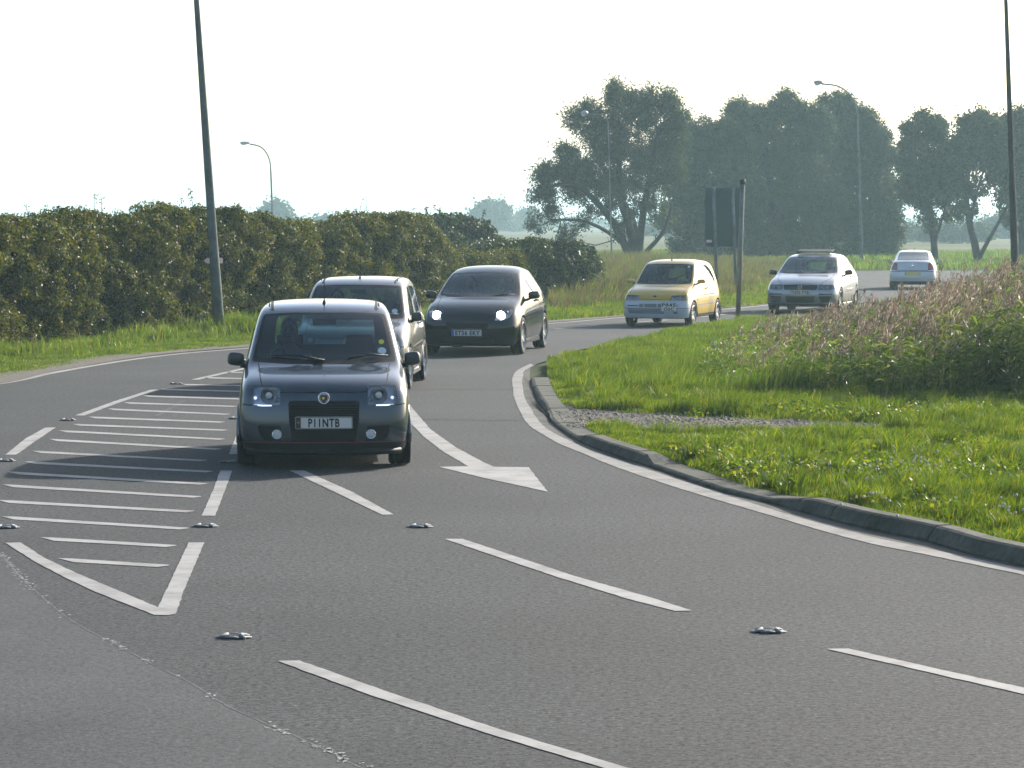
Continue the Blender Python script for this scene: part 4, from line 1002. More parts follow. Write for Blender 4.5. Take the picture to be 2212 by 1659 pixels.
    for i, o in enumerate(sorted(parts['headlight'], key=lambda o: o.data.vertices[0].co.x)):
        s = -1 if i == 0 else 1
        b = MB().ell((0, 0, 0), (.078, .03, .078), 20, 10).build('lit_lamp', M['beam'], o, smooth=True); b.location = (s * .545, .20 - oy, .672)
        lamp_unit(o, s * .655, .735, .33, .05, oy)
    mb = MB()
    for k in range(4): mb.box(-.34, .34, .02 - oy, .04 - oy, .475 + k * .02, .481 + k * .02)
    for k in range(5): mb.box(-.46, .46, .025 - oy, .045 - oy, .20 + k * .024, .206 + k * .024)
    mb.build('grille', M['black'], root)
    plate(root, -.035, .385, 'ET56 EKY', band='blue', tw=.42, oy=oy)
    wiper(root, (-.02, .972), (-.50, 1.0), 1.02, 1.19, .018, oy); wiper(root, (.25, .975), (.62, 1.0), 1.04, 1.22, .02, oy)
    for s in (-1, 1):
        mirror_part(root, s, .905, 1.60, .985, (.20, .13, .135), M['paint_black'], oy)
        handle(root, s, .835, 2.48, .88, paint, oy); handle(root, s, .80, 2.48, .88, paint, oy)
        MB().box(-.02, .02, -.75, .75, -.035, .035).build('sill', paint, root, bevel=.015).location = (s * .80, 2.07 - oy, .2)
    arch_lip(root, P, paint, .014, .0, 'wheel_arch_lip')
    for y in P['axles']:
        for s in (-1, 1): wheel(root, s * .745, y, .315, .205, M['alloy'], 6, .74, oy)
    cabin(root, P); underbody(root, P)
    tax_disc(root, .53, 1.045, 1.32, oy)
    for s in (-1, 1): MB().ell((s * .11, 1.03 - oy, .945), (.012, .02, .01), 8, 6).build('washer_jet', M['orange'], root)
    return P

# ---------------------------------------------------------------- little yellow hatchback with white bumper
def car_cinq(root):
    L, oy = 3.23, 1.66; paint = M['paint_yellow']
    P = dict(L=L, oy=oy, hw=.738, wr=.265, axles=(.60, 2.80), arch=.04, clear=.17, floor=.34, cabin=(.85, 2.9), cabw=.62, dash=.92, dashz=.86, seaty=1.82, rvm=(1.32, 1.24), seattop=1.08)
    st = [
     (.12, .06, [(.68, .19), (.705, .25), (.715, .36), (.71, .47), (.695, .56), (.67, .665), (.61, .69)], [(.42, .70), (.2, .704), (0, .705)]),
     (.33, .06, [(.705, .2), (.73, .28), (.738, .42), (.735, .56), (.715, .66), (.685, .745), (.62, .77)], [(.42, .785), (.2, .79), (0, .792)]),
     (.58, .05, [(.71, .2), (.732, .3), (.738, .46), (.735, .62), (.71, .74), (.68, .81), (.62, .835)], [(.42, .85), (.2, .855), (0, .857)]),
     (.83, .11, [(.71, .2), (.732, .3), (.738, .48), (.732, .66), (.705, .80), (.665, .875), (.62, .89)], [(.42, .898), (.2, .90), (0, .90)]),
     (1.10, .11, [(.71, .2), (.732, .3), (.738, .48), (.73, .68), (.70, .84), (.63, 1.09), (.585, 1.12)], [(.42, 1.13), (.2, 1.135), (0, 1.14)]),
     (1.38, .09, [(.71, .2), (.732, .3), (.738, .48), (.73, .70), (.70, .86), (.585, 1.30), (.535, 1.34)], [(.38, 1.358), (.2, 1.365), (0, 1.368)]),
     (1.65, .04, [(.71, .2), (.732, .3), (.738, .48), (.73, .71), (.70, .87), (.575, 1.34), (.515, 1.395)], [(.36, 1.418), (.2, 1.428), (0, 1.43)]),
     (2.30, .0, [(.71, .2), (.732, .3), (.738, .48), (.73, .72), (.70, .88), (.57, 1.335), (.51, 1.395)], [(.36, 1.42), (.2, 1.43), (0, 1.432)]),
     (2.90, -.02, [(.70, .2), (.73, .3), (.735, .48), (.725, .72), (.69, .88), (.56, 1.30), (.50, 1.36)], [(.36, 1.385), (.2, 1.395), (0, 1.397)]),
     (3.16, -.03, [(.67, .2), (.70, .3), (.71, .48), (.70, .70), (.66, .86), (.55, 1.18), (.50, 1.24)], [(.36, 1.26), (.2, 1.265), (0, 1.267)])]
    B = Body(st, [.0, -.03, -.045, -.045, -.01, .05, .085], .09, [.0, .04, .05, .02, .0, -.06, -.14], .04, L)
    for y in P['axles']:
        for v in 'RL': B.cut(circle((y, P['wr']), P['wr'] + P['arch']), v, delete=True)
    B.cut(rpoly([(-.61, .905), (-.3, .893), (.3, .893), (.61, .905), (.53, 1.318), (.3, 1.33), (-.3, 1.33), (-.53, 1.318)], .03), 'F', 'windscreen_seal', 'black')
    B.cut(rpoly([(-.588, .93), (-.3, .92), (.3, .92), (.588, .93), (.51, 1.30), (.3, 1.312), (-.3, 1.312), (-.51, 1.30)], .04), 'F', 'windscreen', 'glass')
    for v in 'RL':
        B.cut(rpoly([(1.06, .885), (1.93, .905), (1.90, 1.30), (1.47, 1.285)], .04), v, 'front_door_window', 'sideglass')
        B.cut(rpoly([(2.00, .91), (2.74, .93), (2.66, 1.28), (1.97, 1.30)], .05), v, 'quarter_window', 'sideglass')
        B.line([(.97, .89), (.97, .3), (1.0, .24)], v); B.line([(1.965, 1.3), (1.965, .24)], v); B.line([(1.0, .24), (1.965, .24)], v)
        B.line([(.98, .655), (2.55, .665)], v, .018); B.line([(.98, .455), (2.5, .46)], v, .03, 4)
        B.cut([(0, .05), (.60, .05), (.60, .555), (0, .555)], v, mat_i=3)
        B.cut([(.9, .16), (2.5, .16), (2.5, .26), (.9, .26)], v, mat_i=2)
    B.cut([(-.8, .05), (.8, .05), (.8, .555), (-.8, .555)], 'F', mat_i=3)
    B.cut(rpoly([(-.5, .92), (.5, .92), (.45, 1.22), (-.45, 1.22)], .06), 'B', 'rear_window', 'rearglass')
    for sx in (-1, 1): B.cut(rpoly([(sx * .55, .58), (sx * .66, .58), (sx * .64, .84), (sx * .56, .84)], .02), 'B', 'tail_light', 'red')
    hl = rpoly([(.335, .560), (.375, .672), (.655, .676), (.668, .565)], .02, 3); headlamps(B, None, hl)
    B.line2([(.60, .86), (.60, .78), (.585, .70)], 'F', .008); B.line([(-.38, .60), (-.12, .585), (.12, .585), (.38, .60)], 'F', .009)
    B.line([(-.73, .395), (.73, .395)], 'F', .008)
    for zz in (.45,): B.line([(-.60, zz), (-.36, zz)], 'F', .022); B.line([(.42, zz), (.50, zz)], 'F', .022)
    for k, zz in enumerate((.375, .348, .321, .294)): B.line([(-.60 + k * .01, zz), (.22, zz)], 'F', .016, 2); B.line([(.43, zz), (.50, zz)], 'F', .018, 2)
    for a, b in ((-.335, -.235), (-.215, .06), (.08, .17)): B.cut(rpoly([(a, .415), (b, .415), (b, .492), (a, .492)], .012, 2), 'F', mat_i=4)
    parts = B.finish(root, [paint, M['gap'], M['black'], M['paint_white'], M['paint_dim']], oy)
    recess(parts['headlight'], .04, M['alloy'], 'lamp_housing')
    for i, o in enumerate(sorted(parts['headlight'], key=lambda o: o.data.vertices[0].co.x)):
        s = -1 if i == 0 else 1
        lamp_unit(o, s * .48, .618, .10, .05, oy); lamp_unit(o, s * .60, .618, .13, .03, oy)
    plate(root, -.028, .425, 'P845\nOSC', w_=.345, h=.20, tw=.30, x=.335, oy=oy)
    b = MB().box(-.035, .035, -.008, .005, -.03, .03).build('square_badge', M['blue'], root, bevel=.004); b.location = (0, .075 - oy, .64)
    wiper(root, (-.02, .905), (.42, 1.10), .80, 1.0, .01, oy)
    for s in (-1, 1):
        mirror_part(root, s, .79, 1.02, .955, (.19, .09, .095), M['paint_yellow'], oy)
        handle(root, s, .735, 1.80, .80, M['black'], oy)
        MB().box(-.005, .005, -.02, .02, -.012, .012).build('side_repeater', M['orange'], root).location = (s * .739, .93 - oy, .56)
    arch_lip(root, P, M['black'], .012, .0, 'wheel_arch_lip')
    for y in P['axles']:
        for s in (-1, 1): wheel(root, s * .655, y, .265, .165, M['alloy'], 5, .70, oy)
    cabin(root, P); underbody(root, P); aerial(root, .0, 1.52, 1.41, .13, oy, .1)
    tax_disc(root, .50, .985, .98, oy, .035); tax_disc(root, .46, 1.27, 1.22, oy, .03)
    return P
M['paint_dim'] = simple('bumper_slots', (.13, .135, .13), .6)

# ---------------------------------------------------------------- silver three-door hatchback with raised sunroof
def car_stilo(root):
    L, oy = 4.18, 2.1; paint = M['paint_silver']
    P = dict(L=L, oy=oy, hw=.89, wr=.31, axles=(.86, 3.46), arch=.04, clear=.16, floor=.36, cabin=(1.25, 3.7), cabw=.74, dash=1.38, dashz=.95, seaty=2.5, rvm=(1.9, 1.27), seattop=1.12)
    st = [
     (.20, .17, [(.79, .17), (.835, .25), (.85, .38), (.845, .50), (.82, .60), (.78, .69), (.70, .715)], [(.48, .73), (.24, .738), (0, .742)]),
     (.50, .12, [(.85, .2), (.88, .28), (.89, .45), (.885, .60), (.855, .71), (.815, .785), (.74, .815)], [(.5, .835), (.24, .845), (0, .85)]),
     (.86, .09, [(.855, .2), (.885, .3), (.893, .5), (.885, .68), (.855, .79), (.815, .86), (.74, .89)], [(.5, .91), (.24, .92), (0, .925)]),
     (1.22, .16, [(.855, .2), (.885, .3), (.892, .5), (.885, .72), (.85, .85), (.79, .935), (.73, .955)], [(.5, .968), (.24, .975), (0, .978)]),
     (1.62, .16, [(.855, .2), (.885, .3), (.892, .5), (.885, .74), (.84, .90), (.72, 1.16), (.67, 1.19)], [(.47, 1.205), (.22, 1.21), (0, 1.215)]),
     (1.98, .11, [(.855, .2), (.885, .3), (.892, .5), (.885, .76), (.84, .92), (.66, 1.335), (.60, 1.38)], [(.42, 1.405), (.2, 1.415), (0, 1.42)]),
     (2.42, .04, [(.855, .2), (.885, .3), (.892, .5), (.885, .78), (.84, .95), (.65, 1.37), (.57, 1.425)], [(.4, 1.45), (.2, 1.46), (0, 1.463)]),
     (3.10, .0, [(.855, .2), (.885, .3), (.892, .5), (.885, .80), (.84, .97), (.645, 1.36), (.57, 1.42)], [(.4, 1.448), (.2, 1.458), (0, 1.46)]),
     (3.78, -.04, [(.84, .2), (.88, .3), (.885, .5), (.875, .82), (.81, .99), (.62, 1.30), (.55, 1.36)], [(.4, 1.385), (.2, 1.395), (0, 1.40)]),
     (4.08, -.05, [(.80, .2), (.84, .3), (.85, .5), (.84, .80), (.76, .97), (.60, 1.18), (.54, 1.23)], [(.4, 1.25), (.2, 1.255), (0, 1.26)])]
    B = Body(st, [.03, .0, -.02, -.02, .0, .05, .09], .19, [.02, .05, .05, .03, .0, -.06, -.12], .05, L)
    for y in P['axles']:
        for v in 'RL': B.cut(circle((y, P['wr']), P['wr'] + P['arch']), v, delete=True)
    B.cut(rpoly([(-.73, .975), (-.3, .965), (.3, .965), (.73, .975), (.60, 1.35), (.3, 1.365), (-.3, 1.365), (-.60, 1.35)], .035), 'F', 'windscreen_seal', 'black')
    B.cut(rpoly([(-.70, 1.0), (-.3, .99), (.3, .99), (.70, 1.0), (.58, 1.335), (.3, 1.348), (-.3, 1.348), (-.58, 1.335)], .04), 'F', 'windscreen', 'glass')
    for v in 'RL':
        B.cut(rpoly([(1.66, .945), (2.72, .97), (2.80, 1.325), (2.08, 1.315)], .06), v, 'front_door_window', 'sideglass')
        B.cut(rpoly([(2.80, .98), (3.62, 1.04), (3.50, 1.22), (2.88, 1.325)], .06), v, 'quarter_window', 'sideglass')
        B.line([(1.55, .94), (1.46, .5), (1.5, .25)], v); B.line([(2.76, .97), (2.82, .6), (2.74, .25)], v); B.line([(1.5, .25), (2.74, .25)], v)
        B.line([(1.5, .5), (2.8, .52)], v, .02)
    B.cut(rpoly([(-.5, 1.0), (.5, 1.0), (.46, 1.2), (-.46, 1.2)], .06), 'B', 'rear_window', 'rearglass')
    for sx in (-1, 1): B.cut(rpoly([(sx * .62, .70), (sx * .76, .70), (sx * .68, .98), (sx * .60, .98)], .04), 'B', 'tail_light', 'red')
    B.line2([(.68, .94), (.66, .85), (.47, .715)], 'F', .010); B.line([(-.58, .968), (-.2, .96), (.2, .96), (.58, .968)], 'F', .014)
    hl = rpoly([(.44, .575), (.455, .70), (.79, .705), (.815, .60), (.74, .575)], .03, 3); headlamps(B, None, hl)
    B.cut(rpoly([(-.42, .695), (.42, .695), (.40, .575), (-.40, .575)], .02), 'F', 'upper_grille', 'black')
    B.cut(rpoly([(-.37, .42), (.37, .42), (.34, .265), (-.34, .265)], .03), 'F', 'lower_grille', 'black')
    for s in (-1, 1):
        B.cut(rpoly([(s * .45, .49), (s * .77, .48), (s * .77, .455), (s * .45, .455)], .01, 2), 'F', 'bumper_vent', 'black')
        B.cut(rpoly([(s * .46, .42), (s * .76, .42), (s * .70, .27), (s * .50, .27)], .03), 'F', 'fog_lamp_recess', 'black')
    B.cut([(-.9, .05), (.9, .05), (.9, .24), (-.9, .24)], 'F', mat_i=2)
    parts = B.finish(root, [paint, M['gap'], M['black'], M['redpaint']], oy)
    recess(parts['headlight'], .05, M['darkalloy'], 'lamp_housing')
    for i, o in enumerate(sorted(parts['headlight'], key=lambda o: o.data.vertices[0].co.x)):
        s = -1 if i == 0 else 1
        lamp_unit(o, s * .53, .64, .12, .05, oy); lamp_unit(o, s * .66, .64, .17, .05, oy)
    plate(root, -.02, .515, 'YH05 FYB', tw=.45, oy=oy); badge(root, .02, .635, .05, oy, kind='red')
    wiper(root, (-.02, .97), (-.52, .995), 1.03, 1.20, .015, oy); wiper(root, (.25, .972), (.62, .99), 1.05, 1.22, .015, oy)
    for s in (-1, 1):
        mirror_part(root, s, .955, 1.66, .98, (.20, .12, .13), M['mirrorshell'], oy)
        handle(root, s, .875, 2.58, .87, paint, oy)
        MB().box(-.02, .02, -.78, .78, -.035, .035).build('sill', paint, root, bevel=.015).location = (s * .86, 2.15 - oy, .2)
        MB().box(-.012, .012, -.5, .5, -.02, .02).build('door_moulding', paint, root, bevel=.008).location = (s * .885, 2.2 - oy, .56)
    sr = MB().box(-.44, .44, -.02, .38, -.012, .012).build('raised_sunroof', M['black'], root, bevel=.01); sr.location = (0, 2.25 - oy, 1.49); sr.rotation_euler = (R(7), 0, 0)
    MB().box(-.42, .42, -.012, .012, -.03, .055).build('wind_deflector', M['sideglass'], root).location = (0, 2.05 - oy, 1.455)
    arch_lip(root, P, paint, .014, .0, 'wheel_arch_lip')
    for y in P['axles']:
        for s in (-1, 1): wheel(root, s * .79, y, .31, .20, M['alloy'], 6, .72, oy)
    cabin(root, P); underbody(root, P)
    tax_disc(root, .56, 1.04, 1.34, oy)
    return P

# ---------------------------------------------------------------- pale saloon driving away (built nose first, turned round)
def car_saloon(root):
    L, oy = 4.45, 2.2; paint = M['paint_pale']
    P = dict(L=L, oy=oy, hw=.86, wr=.31, axles=(.88, 3.55), arch=.04, clear=.17, floor=.36, cabin=(1.25, 3.6), cabw=.72, dash=1.40, dashz=.93, seaty=2.45, rvm=(1.9, 1.25), seattop=1.08)
    st = generic([
     (.20, .17, .82, .18, .40, .60, .79, .68, .75, .71, .66, .74), (.50, .12, .86, .2, .46, .70, .83, .79, .78, .82, .70, .86),
     (.88, .09, .865, .2, .5, .78, .83, .86, .78, .89, .70, .93), (1.25, .16, .862, .2, .5, .85, .82, .93, .76, .95, .70, .97),
     (1.68, .16, .862, .2, .5, .88, .81, 1.15, .69, 1.18, .64, 1.21), (2.05, .10, .862, .2, .5, .91, .81, 1.32, .63, 1.36, .57, 1.41),
     (2.5, .03, .862, .2, .5, .93, .81, 1.355, .62, 1.41, .55, 1.45), (3.05, -.03, .862, .2, .5, .95, .80, 1.34, .61, 1.39, .54, 1.43),
     (3.50, -.08, .862, .2, .5, .96, .79, 1.18, .64, 1.21, .57, 1.24), (3.95, -.12, .86, .2, .5, .96, .78, 1.07, .70, 1.10, .62, 1.12), (4.33, -.10, .815, .2, .5, .87, .76, .98, .70, 1.005, .62, 1.02)])
    B = Body(st, [.03, .0, -.02, -.02, .0, .05, .09], .19, [.03, .06, .07, .04, .0, -.02, -.03], .10, L)
    for y in P['axles']:
        for v in 'RL': B.cut(circle((y, P['wr']), P['wr'] + P['arch']), v, delete=True)
    B.cut(rpoly([(-.70, 1.0), (.70, 1.0), (.58, 1.33), (-.58, 1.33)], .04), 'F', 'windscreen', 'glass')
    for v in 'RL':
        B.cut(rpoly([(1.70, .94), (2.50, .955), (2.50, 1.30), (2.12, 1.29)], .05), v, 'front_door_window', 'sideglass')
        B.cut(rpoly([(2.57, .955), (3.40, .97), (3.20, 1.24), (2.57, 1.30)], .05), v, 'rear_door_window', 'sideglass')
        B.line([(2.53, 1.3), (2.53, .25)], v); B.line([(1.6, .94), (1.52, .5), (1.55, .25)], v)
    B.cut(rpoly([(-.585, 1.07), (.585, 1.07), (.52, 1.355), (-.52, 1.355)], .06), 'B', 'rear_window_seal', 'black')
    B.cut(rpoly([(-.56, 1.09), (.56, 1.09), (.50, 1.335), (-.50, 1.335)], .06), 'B', 'rear_window', 'rearglass')
    for sx in (-1, 1): B.cut(rpoly([(sx * .56, .70), (sx * .80, .72), (sx * .76, .99), (sx * .60, .985), (sx * .56, .9)], .04), 'B', 'tail_light', 'red')
    B.line([(-.56, .70), (.56, .70)], 'B', .02); B.line([(-.8, .655), (.8, .655)], 'B', .02); B.line2([(.56, .70), (.57, .98)], 'B', .012)
    B.cut(rpoly([(-.28, .52), (.28, .52), (.28, .63), (-.28, .63)], .02), 'B', 'plate_recess', 'black')
    B.cut([(-.9, .05), (.9, .05), (.9, .30), (-.9, .30)], 'B', mat_i=2)
    hl = rpoly([(.46, .60), (.48, .70), (.76, .70), (.78, .62)], .03, 3); headlamps(B, None, hl)
    parts = B.finish(root, [paint, M['gap'], M['black'], M['redpaint']], oy); recess(parts['headlight'], .05, M['darkalloy'], 'lamp_housing')
    MB().box(-.26, .26, 0, .01, -.055, .055).build('number_plate', M['yellowplate'], root).location = (0, L + .045 - oy, .575)
    MB().lathe([(.045, 0), (.045, .01), (0, .012)], 20, 'y').build('round_badge', M['chrome'], root).location = (0, L + .03 - oy, .86)
    MB().tube([(0, 3.62 - oy, 1.10), (-.15, 3.58 - oy, 1.135), (-.36, 3.58 - oy, 1.12)], .012, 6).build('rear_wiper', M['black'], root)
    for s in (-1, 1):
        mirror_part(root, s, .93, 1.68, .98, (.19, .12, .13), M['mirrorshell'], oy); handle(root, s, .862, 2.40, .85, paint, oy); handle(root, s, .862, 3.2, .86, paint, oy)
    arch_lip(root, P, paint, .014, .0, 'wheel_arch_lip')
    for y in P['axles']:
        for s in (-1, 1): wheel(root, s * .765, y, .31, .20, M['alloy'], 6, .70, oy)
    cabin(root, P); underbody(root, P); aerial(root, 0, 2.95, 1.44, .12, oy, .5)
    return P
M['yellowplate'] = simple('rear_plate_yellow', (.6, .5, .1), .4)

# ---------------------------------------------------------------- people in the cars
def person(carroot, seat_x, seat_y, hipz, shirt, label, oy, wheel_pos=None, hair='hair'):
    """seated figure in car coordinates; one continuous skin-modified body, clothing and hair as children"""
    r = empty('person', (0, 0, 0)); r.matrix_world = carroot.matrix_world.copy()
    mw = Matrix.Translation(carroot.location) @ Matrix.Rotation(carroot.rotation_euler.z, 4, 'Z')
    base = mw @ Vector((seat_x, seat_y - oy, 0)); r.location = base; r.rotation_euler = (0, 0, carroot.rotation_euler.z)
    hip = Vector((0, -.06, hipz)); V = []; E = []; Rd = []
    def a(p, rad, par=None):
        V.append(Vector(p)); Rd.append(rad)
        if par is not None: E.append((par, len(V) - 1))
        return len(V) - 1
    h = a(hip, (.16, .12)); w1 = a(hip + Vector((0, .04, .17)), (.145, .105), h); ch = a(hip + Vector((0, .09, .36)), (.165, .115), w1); sh = a(hip + Vector((0, .11, .47)), (.11, .085), ch)
    nk = a(hip + Vector((0, .10, .55)), (.055, .055), sh); nk2 = a(hip + Vector((0, .085, .60)), (.053, .056), nk)
    head_c = hip + Vector((0, .07, .70))
    a(hip + Vector((0, .072, .645)), (.062, .07), nk2)
    for s in (-1, 1):
        s1 = a(hip + Vector((s * .17, .10, .45)), (.058, .058), sh); 
        if wheel_pos is not None:
            hand = Vector(wheel_pos) + Vector((s * .17, .02, .02)); elb = hip + Vector((s * .27, -.08, .22))
        else: hand = hip + Vector((s * .12, -.30, .10)); elb = hip + Vector((s * .25, -.02, .18))
        e1 = a(elb, (.043, .043), s1); w_ = a(elb.lerp(hand, .85), (.028, .024), e1); pm = a(elb.lerp(hand, .95), (.034, .022), w_)
        d = (hand - elb).normalized()
        for k in range(4):
            o_ = Vector((0, 0, .03 - .02 * k)); f1 = a(hand + o_ + d * .01, (.010, .010), pm); a(hand + o_ + d * (.035 - .003 * k) + Vector((-s * .02, 0, 0)), (.008, .008), f1)
        t1 = a(hand + Vector((-s * .02, .01, .035)), (.010, .010), pm); a(hand + Vector((-s * .035, -.01, .05)), (.009, .009), t1)
        hp = a(hip + Vector((s * .10, -.05, -.01)), (.095, .085), h); kn = a(hip + Vector((s * .13, -.46, .08)), (.06, .06), hp); ft = a(hip + Vector((s * .12, -.72, -.22)), (.042, .042), kn); a(hip + Vector((s * .12, -.84, -.24)), (.04, .03), ft)
    me = bpy.data.meshes.new('body'); me.from_pydata([tuple(v) for v in V], E, []); me.update(); o = link('body', me, shirt, r)
    m = o.modifiers.new('k', 'SKIN'); sv = me.skin_vertices[0].data
    for i, q in enumerate(Rd): sv[i].radius = q; sv[i].use_root = (i == 0)
    m2 = o.modifiers.new('s', 'SUBSURF'); m2.levels = 2; m2.render_levels = 2; bake(o)
    o.data.materials.clear(); o.data.materials.append(shirt); o.data.materials.append(M['skin'])
    hz0 = hip.z + .50
    for p_ in o.data.polygons:
        p_.use_smooth = True; c = p_.center
        p_.material_index = 1 if (c.z > hz0 + .03 and abs(c.x) < .09) or (wheel_pos is not None and (c - (Vector(wheel_pos))).length < .26) else 0
    hb = MB().ell(head_c, (.076, .097, .118), 20, 16)
    hb.ell(head_c + Vector((0, -.035, -.055)), (.058, .062, .062), 14, 10)                       # jaw
    hb.tube([head_c + Vector((0, -.094, .015)), head_c + Vector((0, -.112, -.02)), head_c + Vector((0, -.10, -.03))], [.010, .016, .012], 8)  # nose
    for s in (-1, 1):
        hb.ell(head_c + Vector((s * .078, .005, -.005)), (.010, .02, .032), 8, 6)
    hd = hb.build('head', M['skin'], r, smooth=True)
    mb = MB()
    for s in (-1, 1): mb.ell(head_c + Vector((s * .031, -.088, .012)), (.013, .008, .008), 8, 6)
    mb.build('eyes', M['ink'], hd, smooth=True)
    MB().ell(head_c + Vector((0, -.094, -.055)), (.024, .006, .006), 8, 6).build('mouth', M['redpaint'], hd, smooth=True)
    MB().ell(head_c + Vector((0, .016, .026)), (.083, .098, .108), 18, 12).build('hair', M[hair], r, smooth=True)
    tag(r, label, 'person', 'people in the cars'); return r

# ---------------------------------------------------------------- put the cars on the road
bpy.context.view_layer.update()
def fin(root, cat, label, group='cars driving in a line'): tag(root, label, cat, group)
c1 = empty('car'); P = car_panda(M['paint_grey'], 'P11NTB', 'dark', True, '', c1); place(c1, 699.5, -3.4, P, 27.55); fin(c1, 'car', 'nearest car, dark grey boxy hatchback with plate P11NTB and white light strips')
person(c1, -.34, 1.93, .50, M['cloth1'], 'driver of the nearest dark grey car, in a pale shirt behind the wheel', P['oy'], (0, -.43, .93))
c2 = empty('car'); P = car_panda(M['paint_silver2'], None, None, False, '', c2, drl=False); place(c2, 760, 3.0, P, 39.9); fin(c2, 'car', 'silver boxy hatchback half hidden right behind the nearest car')
person(c2, -.34, 1.93, .50, M['cloth2'], 'driver of the silver boxy car, mostly hidden behind its dark windscreen', P['oy'], (0, -.43, .93))
c3 = empty('car'); P = car_punto(c3); place(c3, 1026, 9.0, P, 50.6); fin(c3, 'car', 'black three-door hatchback with both headlamps shining, plate ET56 EKY')
person(c3, -.34, 2.38, .48, M['cloth2'], 'driver of the black car with lit headlamps', P['oy'], (0, -.53, .93))
person(c3, .34, 2.38, .48, M['cloth1'], 'front passenger of the black car with lit headlamps', P['oy'])
c4 = empty('car'); P = car_cinq(c4); place(c4, 1428, 17.5, P, 64.0); fin(c4, 'car', 'small yellow hatchback with white front bumper, plate P845 OSC')
person(c4, -.32, 1.76, .44, M['cloth2'], 'driver of the small yellow car, dark top', P['oy'], (0, -.40, .84))
person(c4, .32, 1.76, .44, M['cloth2'], 'front passenger of the small yellow car beside its driver', P['oy'])
c5 = empty('car'); P = car_stilo(c5); place(c5, 1740, 15.0, P, 73.4); fin(c5, 'car', 'silver three-door hatchback with raised sunroof, plate YH05 FYB, behind the reed tips')
person(c5, -.36, 2.43, .46, M['cloth2'], 'driver of the silver car with raised sunroof', P['oy'], (0, -.53, .92))
person(c5, .36, 2.43, .46, M['cloth1'], 'front passenger of the silver car with raised sunroof', P['oy'])
c6 = empty('car'); P = car_saloon(c6); fin(c6, 'car', 'pale silver car seen from behind, driving away beyond the reeds', 'cars driving away')
h6 = R(180 - 3)
c6.scale = (.9, .9, .9); c6.location = ((1975 - CX) * 100 / F, 100, .004); c6.rotation_euler = (0, 0, R(180) - R(9.5))

